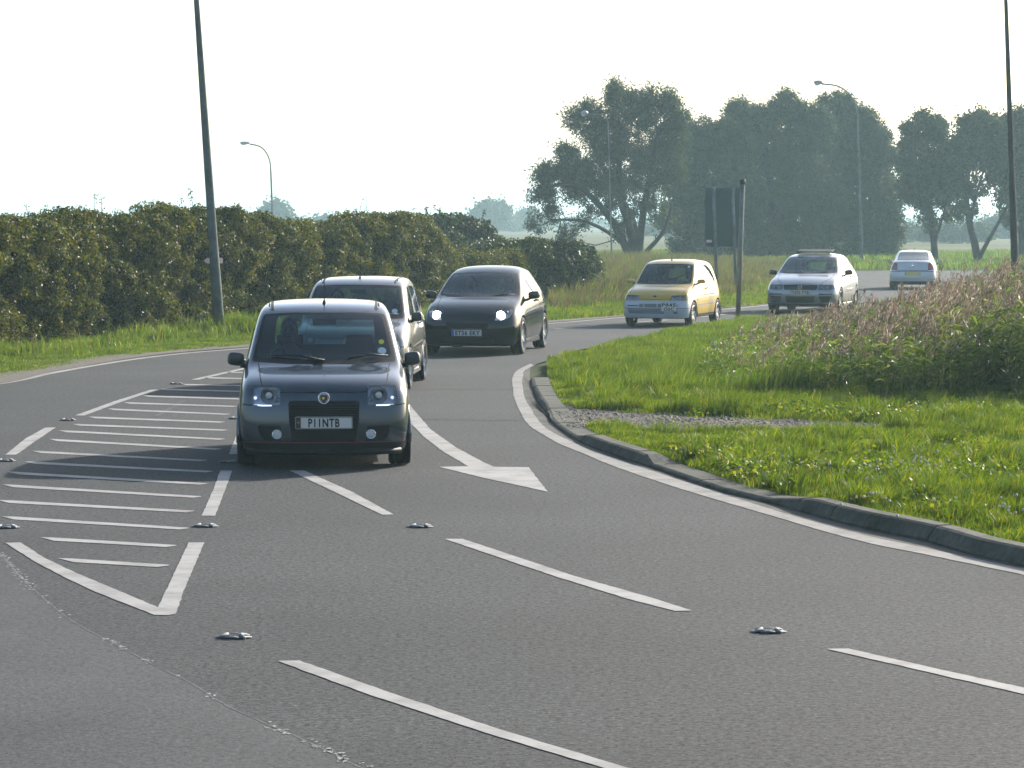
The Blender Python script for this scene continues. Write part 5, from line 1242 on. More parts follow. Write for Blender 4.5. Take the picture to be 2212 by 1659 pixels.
# ================================================================ plants
def hedge(name, line, label, m='hedge', dens=900, thick=1.3, leaf=.075, rough=.22, cat='hedge', sprigs=.7, core=True, round_end=0.0, group=None):
    """line: (photo x, photo y of the base, photo y of the top) ; a long clipped mass following its own ground line"""
    B = [Vector(G(x, y)) for x, y, t in line]; H = [XZ(x, t, b.y + .5)[1] for (x, y, t), b in zip(line, B)]
    L = [0]
    for a, b in zip(B, B[1:]): L.append(L[-1] + (b - a).length)
    Bx, By = [b.x for b in B], [b.y for b in B]; tot = L[-1]
    def at(u): return np.interp(u, L, Bx), np.interp(u, L, By), np.interp(u, L, H)
    d = (B[-1] - B[0]).normalized(); nrm = np.array([d.y, -d.x]); nrm = nrm if nrm[1] < 0 else -nrm
    def surf(n):
        u = rng.uniform(0, tot, n); x, y, h = at(u); h = h + .06 * wob(u, u * 0 + 3, 2.2) + .03 * wob(u * 3, u, 2)
        k = rng.uniform(0, 1, n); top = k > .68
        v = np.where(top, 1.0, rng.uniform(0, 1, n) ** .9); w_ = np.where(top, rng.uniform(0, thick, n), 0.0)
        bul = rough * (wob(u * 1.1, v * h * 1.6, 2.0) + .5 * wob(u * 3, v * h * 3.3 + 5, 2.0))
        edge = .28 * np.clip((v - .75) / .25, 0, 1) ** 2 * (~top) + .18 * (1 - v) ** 2
        off = -bul - edge * 1.0 + w_ * 0
        z = np.where(top, h - .30 * np.clip(1 - w_ / .35, 0, 1) ** 2 + .12 * wob(u * 2, w_ * 3, 2), v * h - 0.0)
        if round_end:
            z = z * np.sqrt(np.clip(1 - np.clip((u - (tot - round_end)) / round_end, 0, 1) ** 2.6, 0.02, 1))
        depth = rng.gamma(1.6, .07, n)
        q = off - w_ - np.where(top, 0, depth)
        z = z - np.where(top, depth, 0)
        return np.stack([x + nrm[0] * q, y + nrm[1] * q, np.clip(z, .02, None)], 1)
    area = tot * (np.mean(H) + thick)
    p = surf(int(area * dens)); vv, qq = leaf_arrays(p, leaf, leaf * .62)
    r = empty(name, (float(B[0].x), float(B[0].y), 0))
    off0 = np.array([B[0].x, B[0].y, 0])
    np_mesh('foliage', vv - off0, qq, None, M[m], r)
    # solid dark core added inside the foliage to block light
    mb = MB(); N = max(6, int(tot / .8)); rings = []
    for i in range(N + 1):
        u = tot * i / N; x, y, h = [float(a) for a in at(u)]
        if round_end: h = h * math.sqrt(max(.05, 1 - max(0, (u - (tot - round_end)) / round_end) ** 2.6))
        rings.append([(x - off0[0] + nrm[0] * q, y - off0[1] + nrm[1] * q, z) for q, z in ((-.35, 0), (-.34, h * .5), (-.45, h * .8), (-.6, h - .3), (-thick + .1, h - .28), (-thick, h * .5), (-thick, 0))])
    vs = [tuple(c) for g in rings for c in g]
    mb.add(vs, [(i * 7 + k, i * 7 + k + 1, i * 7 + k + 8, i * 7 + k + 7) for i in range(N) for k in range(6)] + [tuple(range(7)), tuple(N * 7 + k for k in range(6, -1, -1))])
    mb.build('blocking_core', M['twig_core'], r)
    # unclipped shoots along the top
    ns = int(tot * sprigs); mb = MB(); P = []
    for _ in range(ns):
        u = random.uniform(0, tot * (1 - .1 * bool(round_end))); x, y, h = [float(a) for a in at(u)]; w_ = random.uniform(.1, thick * .8); l = random.choice([.12, .18, .25, .4, .5]) * random.uniform(.6, 1.1)
        a = Vector((x - nrm[0] * w_, y - nrm[1] * w_, h - .25)); b = a + Vector((random.gauss(0, .25) * l, random.gauss(0, .2) * l, l + .22))
        mb.tube([a - Vector(off0), a.lerp(b, .5) - Vector(off0) + Vector((random.gauss(0, .02), 0, 0)), b - Vector(off0)], [.009, .007, .004], 4)
        n = int(10 + l * 40); t = rng.uniform(.3, 1.0, n)[:, None]; P.append(np.array(a) * (1 - t) + np.array(b) * t + rng.normal(0, .028, (n, 3)))
    if P:
        vv, qq = leaf_arrays(np.concatenate(P), leaf * .85, leaf * .5); sh = np_mesh('shoot_leaves', vv - off0, qq, None, M[m], r); mb.build('shoots', M['twig_core'], r)
    tag(r, label, cat, group)
    return r
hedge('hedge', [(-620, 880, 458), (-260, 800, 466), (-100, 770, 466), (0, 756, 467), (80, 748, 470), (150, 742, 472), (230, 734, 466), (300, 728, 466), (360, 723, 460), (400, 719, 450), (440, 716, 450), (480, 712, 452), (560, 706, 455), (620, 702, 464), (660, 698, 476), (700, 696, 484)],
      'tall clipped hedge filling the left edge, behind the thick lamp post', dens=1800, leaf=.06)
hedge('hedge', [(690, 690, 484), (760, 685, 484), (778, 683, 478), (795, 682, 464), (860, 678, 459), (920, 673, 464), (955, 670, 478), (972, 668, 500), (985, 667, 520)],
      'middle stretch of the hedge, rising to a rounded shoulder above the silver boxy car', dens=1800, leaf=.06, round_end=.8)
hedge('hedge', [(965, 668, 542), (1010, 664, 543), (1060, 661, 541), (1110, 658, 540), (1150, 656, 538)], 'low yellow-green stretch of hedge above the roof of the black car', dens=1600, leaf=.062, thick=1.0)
hedge('bush', [(1075, 656, 536), (1130, 653, 524), (1180, 651, 517), (1230, 649, 515), (1265, 648, 519), (1290, 647, 524), (1316, 646, 530)], 'dark rounded bush closing the right end of the hedge', m='bushleaf', dens=850, leaf=.085, cat='bush', round_end=.7, thick=1.8)
hedge('bush', [(940, 622, 484), (965, 620, 470), (1000, 618, 464), (1040, 617, 465), (1065, 616, 478), (1085, 615, 500), (1112, 614, 520)], 'hazy dark bush rising behind the low stretch of hedge', m='bushleaf', dens=420, leaf=.13, cat='bush', round_end=1.2, thick=2.0, sprigs=1)

def tree(label, Y, base, blobs, limbs, m='willow', leaf=(.22, .055), n_per=1.0, name='tree', group=None, trunk_r=.3, flat=0.0, up=0.0, clump=.42, depth=.8):
    x0, _ = XZ(base[0], base[1], Y); r = empty(name, (x0, Y, 0)); P = []; s = sc(Y)
    W = lambda bx, by: (XZ(bx, by, Y)[0] - x0, XZ(bx, by, Y)[1])
    cents = []
    for b in blobs:
        bx, by, br = b[:3]; d_ = b[3] if len(b) > 3 else 1.0
        cx_, cz = W(bx, by); R_ = br / s; cy_ = rng.normal(0, .35) * R_
        nc = max(4, int((11.5 if d_ > .95 else 9) * d_ * (R_ / clump) ** 1.5))
        v = rng.normal(size=(nc, 3)); v /= np.linalg.norm(v, axis=1)[:, None]; v *= (rng.uniform(.25, 1, nc) ** .45)[:, None] * R_ * .92
        v[:, 1] *= depth; v *= 1.02; c = v + np.array([cx_, cy_, cz]); cents.append((Vector((cx_, cy_, cz)), R_, c))
        wk = c[c[:, 2] > cz + R_ * .35]; wk = wk[::4] if n_per < 1.3 else wk[:0]; c = np.concatenate([c, wk + rng.uniform(.05, .35, (len(wk), 1)) * np.array([[.4, 0, 1.0]])]); nc = len(c)
        nl = int(72 * n_per * (clump / .42) ** 0)
        q = np.repeat(c, nl, 0) + rng.normal(0, 1, (nc * nl, 3)) * np.repeat(rng.uniform(.55, 1.2, nc), nl)[:, None] * clump * .5
        P.append(q)
    P = np.concatenate(P); P = P[P[:, 2] > .25]
    vv, qq = leaf_arrays(P, leaf[0], leaf[1], flat, up)
    np_mesh('crown', vv, qq, None, M[m], r)
    mb = MB()
    # limbs: (start px, via px ..., end px, radius)
    ends = []
    for li in limbs:
        pts = [W(*p) for p in li[0]]; y_off = 0; pp = []
        dy = random.gauss(0, .35)
        for k, (a, z) in enumerate(pts): pp.append(Vector((a, dy * k * .7, max(z, -.1))))
        if len(pp) > 2: pp = spline(pp, .5)
        rr = [li[1] * (1 - .62 * k / (len(pp) - 1)) for k in range(len(pp))]
        mb.tube(pp, rr, 8) if True else 0; ends += [(pp[k], rr[k]) for k in range(len(pp) // 3, len(pp))]
    for (c, R_, cs) in cents:
        p0, r0 = min(ends, key=lambda e: (e[0] - c).length + max(0, e[0].z - c.z) * 2)
        mid = p0.lerp(c, .5) + Vector((0, 0, -.12 * (c - p0).length)); r1 = min(r0 * .6, .02 + R_ * .03)
        mb.tube([p0, mid, c], [r1, r1 * .8, r1 * .5], 6)
        for k in cs[:: max(1, len(cs) // 9)]:
            mb.tube([c, c.lerp(Vector(k), .5) + Vector((0, 0, .05)), Vector(k)], [r1 * .45, r1 * .3, .012], 4)
    mb.build('trunk', M['bark'], r, smooth=True)
    tag(r, label, 'tree', group); return r
TR = 'trees beyond the road'
tree('big spreading willow with sky showing under its left limbs', 146, (1376, 576),
     [(1340, 222, 40), (1335, 200, 22, .7), (1395, 235, 40), (1445, 232, 32), (1462, 262, 26), (1275, 262, 40), (1240, 262, 24, .8), (1310, 300, 55), (1380, 300, 60), (1445, 305, 38), (1225, 350, 40), (1185, 395, 36), (1162, 424, 20, .8), (1250, 390, 50), (1320, 380, 55), (1395, 375, 45), (1450, 370, 30), (1190, 470, 28, .5), (1158, 488, 18, .5), (1250, 470, 26, .35), (1290, 440, 35, .6), (1350, 445, 36, .6), (1410, 440, 34, .7), (1205, 505, 20, .5), (1240, 520, 18, .4), (1350, 500, 24, .5), (1440, 480, 22, .5)],
     [(([(1372, 580), (1362, 500), (1340, 420), (1335, 260)]), .24), (([(1378, 580), (1384, 500), (1395, 420), (1420, 280)]), .22), (([(1368, 580), (1345, 520), (1300, 450), (1240, 400), (1180, 405)]), .22), (([(1382, 580), (1398, 540), (1432, 500), (1448, 440)]), .16), (([(1370, 580), (1350, 530), (1270, 480), (1190, 475)]), .13), (([(1376, 580), (1368, 480), (1290, 340), (1270, 270)]), .2)], leaf=(.20, .06), up=.5, n_per=1.25, group=TR)
tree('dense rounded dark tree directly behind the road sign', 166, (1545, 562),
     [(1512, 290, 36, .9), (1495, 340, 46), (1470, 300, 20, .5), (1470, 400, 44), (1560, 330, 48), (1540, 400, 65), (1470, 470, 46), (1540, 480, 60), (1480, 525, 36), (1550, 535, 40), (1600, 440, 50), (1448, 328, 28), (1480, 312, 28), (1530, 303, 30), (1560, 290, 30), (1555, 315, 34), (1575, 320, 44), (1590, 390, 55), (1590, 500, 45)],
     [(([(1545, 566), (1530, 480), (1500, 330)]), .3), (([(1550, 566), (1570, 470), (1570, 330)]), .25)], n_per=1.5, leaf=(.22, .07), up=.4, group=TR)
tree('highest dense dark tree between the sign and the swan-neck lamp', 169, (1690, 560),
     [(1604, 250, 36), (1640, 280, 40), (1692, 232, 34), (1690, 205, 14, .6), (1740, 262, 42), (1660, 310, 58), (1735, 330, 60), (1640, 380, 70), (1720, 400, 75), (1640, 460, 62), (1730, 480, 66), (1640, 520, 40), (1700, 525, 42), (1600, 330, 45), (1590, 262, 28), (1622, 256, 28), (1660, 258, 28), (1718, 250, 28), (1752, 256, 28), (1768, 290, 40), (1775, 350, 50), (1780, 430, 55), (1590, 290, 36), (1765, 510, 45)],
     [(([(1685, 564), (1670, 470), (1650, 300)]), .32), (([(1695, 564), (1715, 450), (1700, 250)]), .3), (([(1690, 564), (1630, 490), (1610, 300)]), .22)], n_per=1.45, leaf=(.22, .07), up=.4, group=TR)
tree('dense dark tree with ragged top behind the swan-neck lamp', 172, (1850, 557),
     [(1785, 240, 32), (1822, 238, 34), (1810, 215, 14, .6), (1868, 270, 34), (1898, 300, 28), (1830, 310, 58), (1880, 350, 50), (1800, 380, 60), (1870, 420, 62), (1912, 400, 30), (1810, 470, 60), (1890, 480, 55), (1930, 470, 22, .7), (1830, 525, 40), (1900, 528, 38), (1925, 340, 16, .5), (1775, 300, 44), (1792, 256, 28), (1845, 262, 34), (1880, 290, 28), (1912, 332, 26), (1780, 440, 50), (1935, 430, 24), (1925, 500, 30)],
     [(([(1845, 562), (1830, 450), (1815, 260)]), .3), (([(1855, 562), (1880, 450), (1890, 320)]), .28)], n_per=1.45, leaf=(.22, .07), up=.4, group=TR)
tree('slim-trunked tree just above the pale car driving away', 160, (2020, 568),
     [(1965, 275, 18, .8), (1990, 262, 22, .9), (2022, 278, 24), (1972, 312, 30), (2015, 318, 38), (1952, 350, 22, .9), (1962, 375, 28), (2008, 372, 42), (2050, 350, 30), (1985, 420, 30), (2035, 415, 32), (1955, 408, 16, .7), (1995, 465, 18, .5), (2042, 458, 18, .5), (2012, 490, 12, .4), (2060, 310, 16, .6)],
     [(([(2020, 570), (2016, 500), (2008, 420), (2005, 300)]), .21), (([(2019, 530), (2000, 450), (1975, 380)]), .09), (([(2019, 520), (2040, 450), (2050, 370)]), .08)], m='treeleaf', leaf=(.17, .12), n_per=1.1, group=TR, clump=.36)
tree('open tree forking low into a V near the right edge', 158, (2114, 566),
     [(2086, 268, 22, .9), (2112, 262, 24, .9), (2138, 282, 24), (2072, 305, 22, .8), (2105, 310, 30), (2140, 325, 26), (2082, 355, 26, .9), (2115, 352, 20, .5), (2150, 355, 18, .6), (2068, 400, 24), (2100, 410, 20, .6), (2135, 400, 18, .5), (2075, 452, 20, .7), (2100, 460, 14, .5), (2098, 330, 24)],
     [(([(2112, 568), (2104, 520), (2096, 490), (2088, 420), (2100, 300)]), .22), (([(2115, 555), (2135, 515), (2160, 468), (2172, 440)]), .13), (([(2100, 500), (2092, 440), (2075, 400)]), .08), (([(2095, 480), (2110, 410), (2140, 320)]), .09)], m='treeleaf', leaf=(.17, .12), n_per=1.0, group=TR, clump=.34)
tree('leafy tree cut by the right edge behind the dark lamp post', 160, (2206, 566),
     [(2172, 272, 26), (2205, 262, 30), (2240, 280, 35), (2180, 320, 34), (2222, 340, 42), (2160, 372, 26), (2200, 390, 36), (2240, 400, 40), (2168, 432, 26, .8), (2212, 450, 26, .8), (2180, 470, 18, .6), (2270, 340, 45), (2230, 480, 20, .6)],
     [(([(2206, 568), (2207, 500), (2205, 420), (2200, 300)]), .24), (([(2208, 500), (2235, 430), (2250, 350)]), .12), (([(2208, 520), (2185, 460), (2170, 400)]), .1)], m='treeleaf', leaf=(.17, .12), n_per=1.1, group=TR, clump=.38)
FT = 'far trees on the horizon'
def far_tree(label, Y, x, top, w_, n=7, d=1.0, bot=None, m='treeleaf'):
    bl = []; bot = bot if bot else 477 + F * CAMH / Y - 4
    for k in range(n):
        f = (k + .5) / n; bl.append((x + (f - .5) * w_ * .8 + random.gauss(0, 2), top + w_ * .16 + abs(f - .5) * w_ * .5 + random.uniform(0, w_ * .08), w_ * .2, d))
        bl.append((x + (f - .5) * w_ * .85, (top + bot) / 2 + w_ * .1, w_ * .2, d))
    s = Y / 160
    tree(label, Y, (x, 477 + F * CAMH / Y), bl, [([(x, 477 + F * CAMH / Y), (x, top + w_ * .4)], .25 * s ** .5)], m=m, leaf=(.2 * s, .14 * s), n_per=.8, clump=.42 * s, group=FT)
far_tree('faint round tree showing above the hedge right of the far curved lamp', 520, 597, 440, 62, 5)
far_tree('low faint tree top above the dip in the hedge', 560, 712, 470, 84, 5)
far_tree('pale round tree on the skyline above the hazy bush', 560, 1060, 433, 86, 6, .8)
far_tree('pale upright tree on the skyline just left of the willow', 640, 1148, 456, 60, 5)
far_tree('low pale tree between the skyline tree and the willow', 620, 1108, 482, 50, 4)
far_tree('hazy clump of bushes across the field, seen left of the V-shaped tree', 300, 2060, 490, 150, 8)
far_tree('hazy tall clump across the field, seen between the V-shaped tree and the edge', 380, 2175, 462, 110, 7)
far_tree('hazy wood edge seen between the dense trees and the slim-trunked tree', 320, 1955, 492, 90, 6)
far_tree('faint trees across the field under the willow limbs', 420, 1440, 500, 120, 7)
# far hedgerows hiding the horizon line, too distant to tell plants apart
for i, (Y, z, x0_, x1_) in enumerate(((900, 3.2, -190, 190),)):
    n = 9000; p = np.stack([rng.uniform(x0_, x1_, n), Y + rng.normal(0, 2, n), np.abs(rng.normal(0, 1, n)) * z * .5], 1); vv, qq = leaf_arrays(p, 1.6, 1.1)
    tag(np_mesh('far_hedgerow', vv, qq, None, M['treeleaf']), 'faint far-off hedgerow running along the whole horizon', kind='stuff')

# ---------------------------------------------------------------- grasses
def hsmooth(x, y, f): return .5 + .5 * np.clip(wob(x, y, f), -1, 1)
voutline = verge_outline
# near mown verge on the right
x, y = scatter([(p[0], p[1]) for p in [(0.2, 14), (0.2, 62), (11, 62), (11, 48), (9.2, 40), (8, 30), (6.5, 22), (5, 14)]], 2700)
k = in_poly(x, y, voutline) & in_view(x, y, 1.6); x, y = x[k], y[k]
k = ~in_poly(x, y, [(p[0], p[1]) for p in tw]); x, y = x[k], y[k]
keep = rng.uniform(0, 1, len(x)) < np.clip(1.35 - (y - 22) / 40, .45, 1); x, y = x[keep], y[keep]
hn = hsmooth(x, y, 2.3); hn2 = hsmooth(x + 9, y * 1.0, .9)
# distance from kerb keeps the fringe short
kb = np.array([[p.x, p.y] for p in kspl[::4]]); 
dk = np.full(len(x), 9.0)
for q in kb: dk = np.minimum(dk, np.hypot(x - q[0], y - q[1]))
tall = np.clip((y - 36) / 12, 0, 1)
trk = 1 - .82 * np.exp(-((y - 29.7) / 1.1) ** 2) * np.clip((x - 1.0) / .8, 0, 1) * np.clip((6.4 - x) / 1.0, 0, 1)
h = (.03 + .12 * hn ** 1.8 + .07 * hn2) * trk * np.clip(.18 + dk / 1.1, 0, 1) * (1 + .25 * tall) * np.interp(y, [42, 50], [1, .6]) * rng.uniform(.6, 1.25, len(x))
kk = dk > .27 + .05 * wob(x * 4, y * 4, 3); x, y, h = x[kk], y[kk], h[kk]; n = len(x)
tag(blades('verge_grass', x, y, vz(x, y) - .045, h, rng.uniform(.005, .010, n), h * rng.normal(.22, .4, n), h * rng.normal(-.1, .4, n), M['grass']), 'bright green grass covering the verge right of the road', kind='stuff')
# grass creeping in over the edges of the bare track
x, y = scatter([(p[0], p[1]) for p in tw], 1500); pe = np.array([[p[0], p[1]] for p in tw]); de = np.full(len(x), 9.0)
for a, b in zip(pe, np.roll(pe, -1, 0)):
    for t in np.linspace(0, 1, 30): q = a + (b - a) * t; de = np.minimum(de, np.hypot(x - q[0], (y - q[1])))
k = (rng.uniform(0, 1, len(x)) < np.clip(.9 - de * 3.2 + .5 * wob(x * 2, y, 2), 0, 1)) & (x > 1.2); x, y = x[k], y[k]; n = len(x); h = rng.uniform(.02, .07, n)
tag(blades('track_edge_grass', x, y, np.full(n, .034), h, rng.uniform(.005, .009, n), h * rng.normal(0, .5, n), h * rng.normal(0, .4, n), M['grass']), 'short grass creeping over the edges of the bare track', kind='stuff')
# coarse tufts that throw small shadows
x, y = scatter([(p[0], p[1]) for p in [(0.8, 17), (0.8, 46), (8, 46), (6.5, 24), (4.5, 16)]], 9); k = in_poly(x, y, voutline) & in_view(x, y) & ~in_poly(x, y, [(p[0], p[1]) for p in tw]) & (np.abs(y - 30.2) > 1.2); x, y = x[k], y[k]
dk = np.full(len(x), 9.0)
for q in kb: dk = np.minimum(dk, np.hypot(x - q[0], y - q[1]))
x, y = x[dk > .45], y[dk > .45]; m_ = 110; nt_ = len(x); R_ = rng.uniform(.05, .17, nt_); a = rng.uniform(0, 6.28, (nt_, m_)); q = np.sqrt(rng.uniform(0, 1, (nt_, m_))) * R_[:, None]
X = (x[:, None] + q * np.cos(a)).ravel(); Y_ = (y[:, None] + q * np.sin(a)).ravel(); h = (rng.uniform(.10, .26, nt_)[:, None] * rng.uniform(.6, 1.15, (nt_, m_))).ravel()
tag(blades('grass_tufts', X, Y_, vz(X, Y_) - .05, h, rng.uniform(.006, .011, len(X)), h * (rng.normal(.2, .3, len(X)) + .5 * (q / R_[:, None] * np.cos(a)).ravel()), h * (rng.normal(0, .3, len(X)) + .5 * (q / R_[:, None] * np.sin(a)).ravel()), M['grass']), 'coarser tufts of longer grass standing out of the verge', kind='stuff')
# broad-leaved weeds in the verge
x, y = scatter([(2.0, 21), (1.5, 27), (2.2, 38), (8, 40), (6, 24)], 13); k = in_poly(x, y, voutline) & in_view(x, y) & (wob(x * 1.3, y, 1.2) > -.1) & (np.abs(y - 30.6) > 2.0); x, y = x[k], y[k]
m_ = 26; X = np.repeat(x, m_) + rng.normal(0, .10, len(x) * m_); Y_ = np.repeat(y, m_) + rng.normal(0, .12, len(x) * m_)
p = np.stack([X, Y_, VZ + .04 + np.abs(rng.normal(0, .035, len(X)))], 1); vv, qq = leaf_arrays(p, .04, .03, .6)
tag(np_mesh('verge_weeds', vv, qq, None, M['grass']), 'low clover and broad-leaved weeds among the verge grass', kind='stuff')
# clover and dandelion heads
def dots(name, label, px, n, sx, sy, r, m, hz=.11):
    P = []
    for _ in range(n):
        c = random.choice(px); g = G(c[0] + random.gauss(0, sx), c[1] + random.gauss(0, sy), .1); P.append((g[0], g[1], VZ + hz * random.uniform(.6, 1.2)))
    mb = MB()
    for q in P: mb.ell(q, (r * random.uniform(.7, 1.2),) * 3, 6, 4)
    tag(mb.build(name, M[m], None, smooth=True), label, kind='stuff')
dots('clover_flowers', 'white clover heads dotted through the verge grass', [(1700, 1010), (1780, 1015), (1840, 1035), (1900, 1020), (1960, 1015), (2050, 1000), (1990, 1030), (1900, 1100), (1650, 1005), (2200, 1110)], 120, 34, 13, .011, 'flower')
dots('yellow_flowers', 'small yellow flower heads near the kerb', [(1560, 1000), (1600, 1025), (1500, 985), (1700, 1020), (2100, 995), (1460, 905)], 34, 40, 9, .010, 'yflower')
# tall green grass at the left end of the reed bed
TG = [G(*q) for q in [(1165, 800), (1240, 848), (1330, 862), (1480, 862), (1600, 872), (1760, 872), (1800, 800), (1800, 700), (1600, 697), (1420, 727), (1260, 760)]]
x, y = scatter([(p[0], p[1]) for p in TG] , 750); k = in_poly(x, y, voutline); x, y = x[k], y[k]; n = len(x)
X50 = x / y * 50; hh = np.interp(X50, [0, 1.2, 2.5, 3.6, 5], [.08, .18, .26, .36, .5]) * (.55 + .75 * hsmooth(x, y, 1.4)) * np.interp(y, [42, 50], [1, .42]); h = hh * rng.uniform(.55, 1.2, n)
tag(blades('tall_grass', x, y, vz(x, y) - .04, h, rng.uniform(.006, .012, n), h * rng.normal(.3, .25, n), h * rng.normal(0, .25, n), M['tallgrass']), 'tall green grass thinning to a point where the road bends', kind='stuff')
# reed bed
RB = [(p[0], p[1]) for p in [G(1500, 846), G(1600, 862), G(1700, 868), G(1900, 873), G(2212, 878), G(2420, 882)]] + [(14, 42), (15, 55), (9, 54), (6.4, 51), G(1650, 745)[:2], G(1540, 785)[:2]]
def reed_h(x, y):
    X50 = x / np.maximum(y, 1) * 50
    e = np.interp(X50, [2.8, 3.6, 4.6, 5.8, 7.0, 8.6, 11], [.24, .38, .54, .80, 1.10, 1.45, 1.7])
    return e * np.interp(y, [36, 42, 50, 55], [.9, 1.05, 1.0, .8])
x, y = scatter(RB, 75); k = in_view(x, y, 1.0); x, y = x[k], y[k]; n = len(x)
Hh = reed_h(x, y) * (.8 + .28 * hsmooth(x, y, 1.1)) * rng.uniform(.55, 1.08, n) ** .9
gx = rng.normal(.09, .09, n) * Hh; gy = rng.normal(0, .08, n) * Hh
vs, qs, ts = blade_arrays(x, y, vz(x, y) - .04, Hh, np.full(n, .011), gx, gy)
tops = np.stack([x + gx, y + gy, VZ - .04 + Hh], 1)
reeds = empty('reed_bed', (0, 0, 0))
tag(reeds, 'bed of tall reeds with purple-brown plumes on the right verge', kind='stuff')
np_mesh('reed_stems', vs, qs, ts, M['reedleaf'], reeds)
# leaves along the stems, streaming to the right
L_ = 7; t = rng.uniform(.12, .92, (n, L_)); bx = x[:, None] + gx[:, None] * t ** 1.6; by = y[:, None] + gy[:, None] * t; bz = VZ - .04 + Hh[:, None] * t
ln = rng.uniform(.18, .42, (n, L_)) * np.clip(Hh[:, None], .5, 1.3); az = rng.normal(0, .9, (n, L_)) + (rng.uniform(0, 1, (n, L_)) < .3) * math.pi; el = rng.normal(.45, .4, (n, L_))
dx, dy, dz = np.cos(az) * np.cos(el) * ln, np.sin(az) * np.cos(el) * ln, np.sin(el) * ln
b0 = np.stack([bx, by, bz], -1).reshape(-1, 3); dv = np.stack([dx, dy, dz], -1).reshape(-1, 3); w_ = np.cross(dv, rng.normal(size=dv.shape)); w_ /= np.linalg.norm(w_, axis=1)[:, None]; w_ *= .011
droop = np.zeros_like(dv); droop[:, 2] = -.35 * np.linalg.norm(dv, axis=1)
V = np.stack([b0 - w_ * .4, b0 + w_ * .4, b0 + dv * .5 + w_, b0 + dv * .5 - w_, b0 + dv + droop], 1).reshape(-1, 3); i_ = np.arange(len(b0))[:, None] * 5
np_mesh('reed_leaves', V, i_ + np.array([[0, 1, 2, 3]]), i_ + np.array([[3, 2, 4]]), M['reedleaf'], reeds)
# feathery plumes leaning right
pk = (rng.uniform(0, 1, n) < np.interp(x / y * 50, [3.2, 5.0, 7.0], [.0, .11, .34])); T_ = tops[pk]; m_ = 34; npk = len(T_)
tt = rng.uniform(0, 1, (npk, m_, 1)); ax = np.stack([rng.uniform(.01, .11, npk), rng.normal(0, .04, npk), rng.uniform(.12, .24, npk)], 1)[:, None, :]
wid = .03 * np.sin(np.clip(tt, .03, .97) * math.pi) ** .7
P_ = T_[:, None, :] - ax * .25 + ax * tt + rng.normal(0, 1, (npk, m_, 3)) * wid
d_ = ax * .32 + rng.normal(0, .02, (npk, m_, 3)); P_ = P_.reshape(-1, 3); d_ = d_.reshape(-1, 3); w_ = np.cross(d_, rng.normal(size=d_.shape)); w_ /= np.linalg.norm(w_, axis=1)[:, None]; w_ *= .006
V = np.stack([P_, P_ + d_ * .5 + w_, P_ + d_, P_ + d_ * .5 - w_], 1).reshape(-1, 3)
np_mesh('reed_plumes', V, np.arange(len(P_) * 4).reshape(-1, 4), None, M['plume'], reeds)
x2, y2 = scatter(RB, 5); z2 = VZ + reed_h(x2, y2) * rng.uniform(.25, .95, len(x2)); vv, qq = leaf_arrays(np.repeat(np.stack([x2, y2, z2], 1), 3, 0) + rng.normal(0, .02, (len(x2) * 3, 3)), .07, .02)
np_mesh('seed_fluff', vv, qq, None, M['fluff'], reeds)
# undergrowth inside the bed
x, y = scatter(RB, 130); k = in_view(x, y, .8); x, y = x[k], y[k]; n = len(x); h = reed_h(x, y) * rng.uniform(.3, .75, n)
np_mesh('reed_undergrowth', *blade_arrays(x, y, vz(x, y) - .04, h, rng.uniform(.008, .016, n), h * rng.normal(.3, .3, n), h * rng.normal(0, .3, n)), M['reedleaf'], reeds)
# left verge: short at the road, long against the hedge
le = [Vector(p) for p in left_edge[2:14]]
LV = [(p.x - .28, p.y + .12) for p in le] + [(2.8, 84), (0, 80), (-3.2, 71.5), (-5.5, 65), (-8.8, 59.5), (-12, 50), (-15, 40), (-17, 20)]
x, y = scatter(LV, 1000); k = in_view(x, y, .5) & (y > 34); x, y = x[k], y[k]; n = len(x)
eb = np.array([[p.x, p.y] for p in spline([Vector((p.x, p.y, 0)) for p in le], .5)]); dk = np.full(n, 9.0)
for q in eb: dk = np.minimum(dk, np.hypot(x - q[0], y - q[1]))
h = np.interp(dk, [.3, .8, 1.6, 2.6, 3.4], [.02, .045, .07, .09, .10]) * (.45 + 3.2 * np.clip(hsmooth(x, y, 1.3) - .35, 0, 1) ** 1.5) * rng.uniform(.5, 1.3, n)
tag(blades('left_verge_grass', x, y, np.full(n, .004), h, rng.uniform(.007, .014, n), h * rng.normal(.05, .4, n), h * rng.normal(0, .35, n), M['tallgrass']), 'green grass between the left edge of the road and the hedge', kind='stuff')
# rank weeds and long stems against the foot of the hedge
u = rng.uniform(0, 1, 30000); hx = np.interp(u, [0, .25, .5, .75, 1], [G(0, 765)[0], G(200, 746)[0], G(400, 728)[0], G(560, 712)[0], G(900, 684)[0]]); hy = np.interp(u, [0, .25, .5, .75, 1], [G(0, 765)[1], G(200, 746)[1], G(400, 728)[1], G(560, 712)[1], G(900, 684)[1]])
x = hx + rng.normal(0, .25, len(u)); y = hy + rng.normal(-.3, .45, len(u)); h = (.10 + .30 * np.clip(wob(x * 1.4, y * .6, 1.6) + .25, 0, 1)) * rng.uniform(.5, 1.2, len(u)); n = len(u)
tag(blades('hedge_foot_weeds', x, y, np.full(n, .004), h, rng.uniform(.010, .02, n), h * rng.normal(0, .35, n), h * rng.normal(-.1, .3, n), [M['tallgrass'], M['reedleaf']], (rng.uniform(0, 1, n) < .4).astype(int)), 'rank weeds and long stems along the foot of the hedge', kind='stuff')
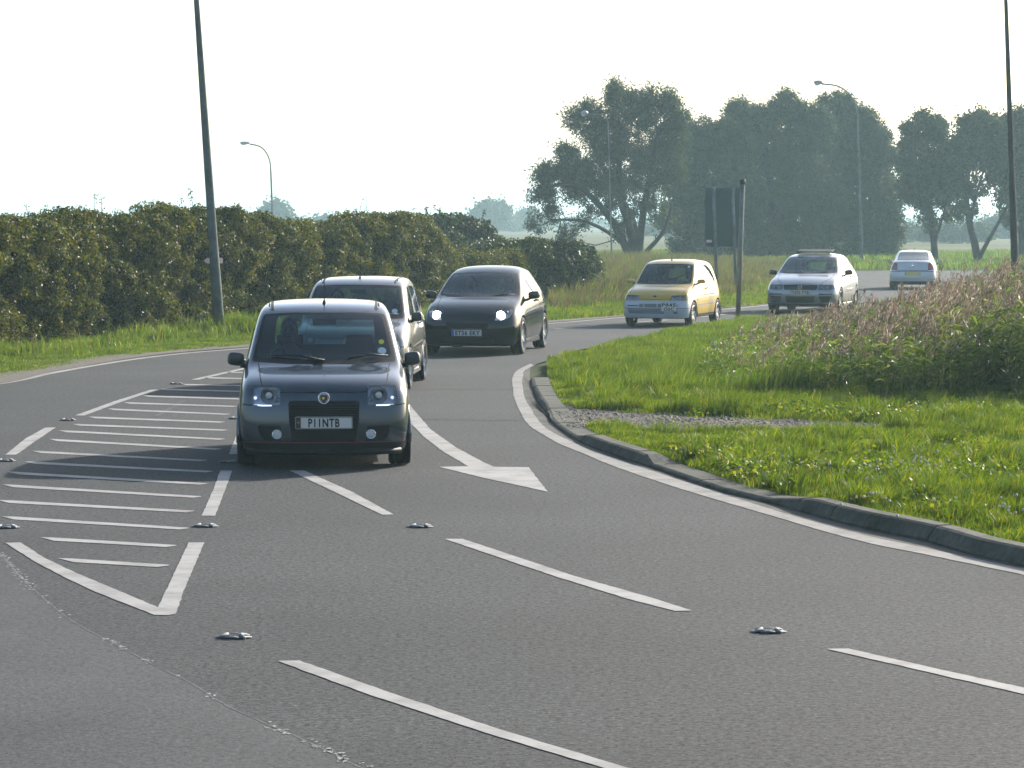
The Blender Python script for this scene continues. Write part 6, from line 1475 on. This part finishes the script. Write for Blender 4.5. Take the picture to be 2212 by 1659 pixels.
# tuft round the foot of the thick lamp post
tx, ty = XZ(480, 712, 59.5)[0], 59.6; n = 900; a = rng.uniform(0, 6.28, n); r_ = np.abs(rng.normal(0, .38, n)); x, y = tx + .35 + r_ * np.cos(a), ty + r_ * np.sin(a); h = rng.uniform(.2, .5, n)
tag(blades('grass_tuft', x, y, np.full(n, .03), h, np.full(n, .012), h * rng.normal(0, .4, n), h * rng.normal(0, .3, n), M['tallgrass']), 'long grass tuft at the foot of the thick lamp post', kind='stuff')
# meadow beyond the bend: green by the road, tall and dry behind
MW = [(G(1190, 696)[0] - .2, G(1190, 696)[1] + .5), (G(1350, 683)[0], G(1350, 683)[1] + .35), (6.6, 79.8), (8.8, 88.6), (10.8, 100.6), (12.8, 118), (14.3, 133.5), (12, 140), (2, 140), (-3, 110), (2.6, 90), (2.9, 84), (1, 79)]
x, y = scatter(MW, 330); k = in_view(x, y, .5); x, y = x[k], y[k]; n = len(x); rd = np.array([[p[0], p[1]] for p in MW[:7]]); ds = np.full(n, 99.0)
for a, b in zip(rd, rd[1:]):
    for t in np.linspace(0, 1, 24): q = a + (b - a) * t; ds = np.minimum(ds, np.hypot(x - q[0], y - q[1]))
dry = ds > 2.2 + 1.2 * wob(x, y, .6)
h = np.where(dry, np.interp(ds, [2, 4.5, 9], [.3, .62, .75]), np.interp(ds, [0, 2.5], [.08, .26])) * (.6 + .6 * hsmooth(x, y, .9)) * rng.uniform(.6, 1.2, n)
g_ = ~dry
o1 = blades('meadow_grass', x[g_], y[g_], np.full(g_.sum(), 0.0), h[g_], rng.uniform(.014, .024, g_.sum()), h[g_] * rng.normal(.1, .3, g_.sum()), h[g_] * rng.normal(0, .3, g_.sum()), M['grass']); tag(o1, 'low green grass along the far side of the bend', kind='stuff')
o2 = blades('dry_meadow_grass', x[dry], y[dry], np.full(dry.sum(), 0.0), h[dry], rng.uniform(.014, .026, dry.sum()), h[dry] * rng.normal(.15, .25, dry.sum()), h[dry] * rng.normal(0, .25, dry.sum()), [M['tan'], M['tallgrass']], (rng.uniform(0, 1, dry.sum()) < .35).astype(int)); tag(o2, 'tall pinkish dry grass behind the yellow car and the road sign', kind='stuff')
FG = [(2, 138), (14.3, 137), (22, 137), (45, 139), (52, 205), (-4, 205), (-6, 140)]
x, y = scatter(FG, 30); k = in_view(x, y, 1); x, y = x[k], y[k]; n = len(x); h = rng.uniform(.12, .42, n) * (.5 + hsmooth(x, y, .3))
tag(blades('far_grass', x, y, np.zeros(n), h, rng.uniform(.04, .08, n), h * rng.normal(.1, .3, n), h * rng.normal(0, .3, n), M['tallgrass']), 'grass below the far trees beyond the second road', kind='stuff')

# ================================================================ haze
hz = MB().box(-1500, 1500, -60, 4500, -1.2, 26).build('haze', bpy.data.materials.new('haze_air')); tag(hz, 'thin pale late afternoon haze over the fields', kind='stuff')
hm = hz.data.materials[0]; hm.use_nodes = True; hn = hm.node_tree; hn.nodes.clear()
ho = hn.nodes.new('ShaderNodeOutputMaterial'); hv = hn.nodes.new('ShaderNodeVolumePrincipled')
hv.inputs['Color'].default_value = (.57, .85, .94, 1); hv.inputs['Density'].default_value = HAZE_DENS; hv.inputs['Anisotropy'].default_value = .35
hn.links.new(hv.outputs[0], ho.inputs['Volume'])
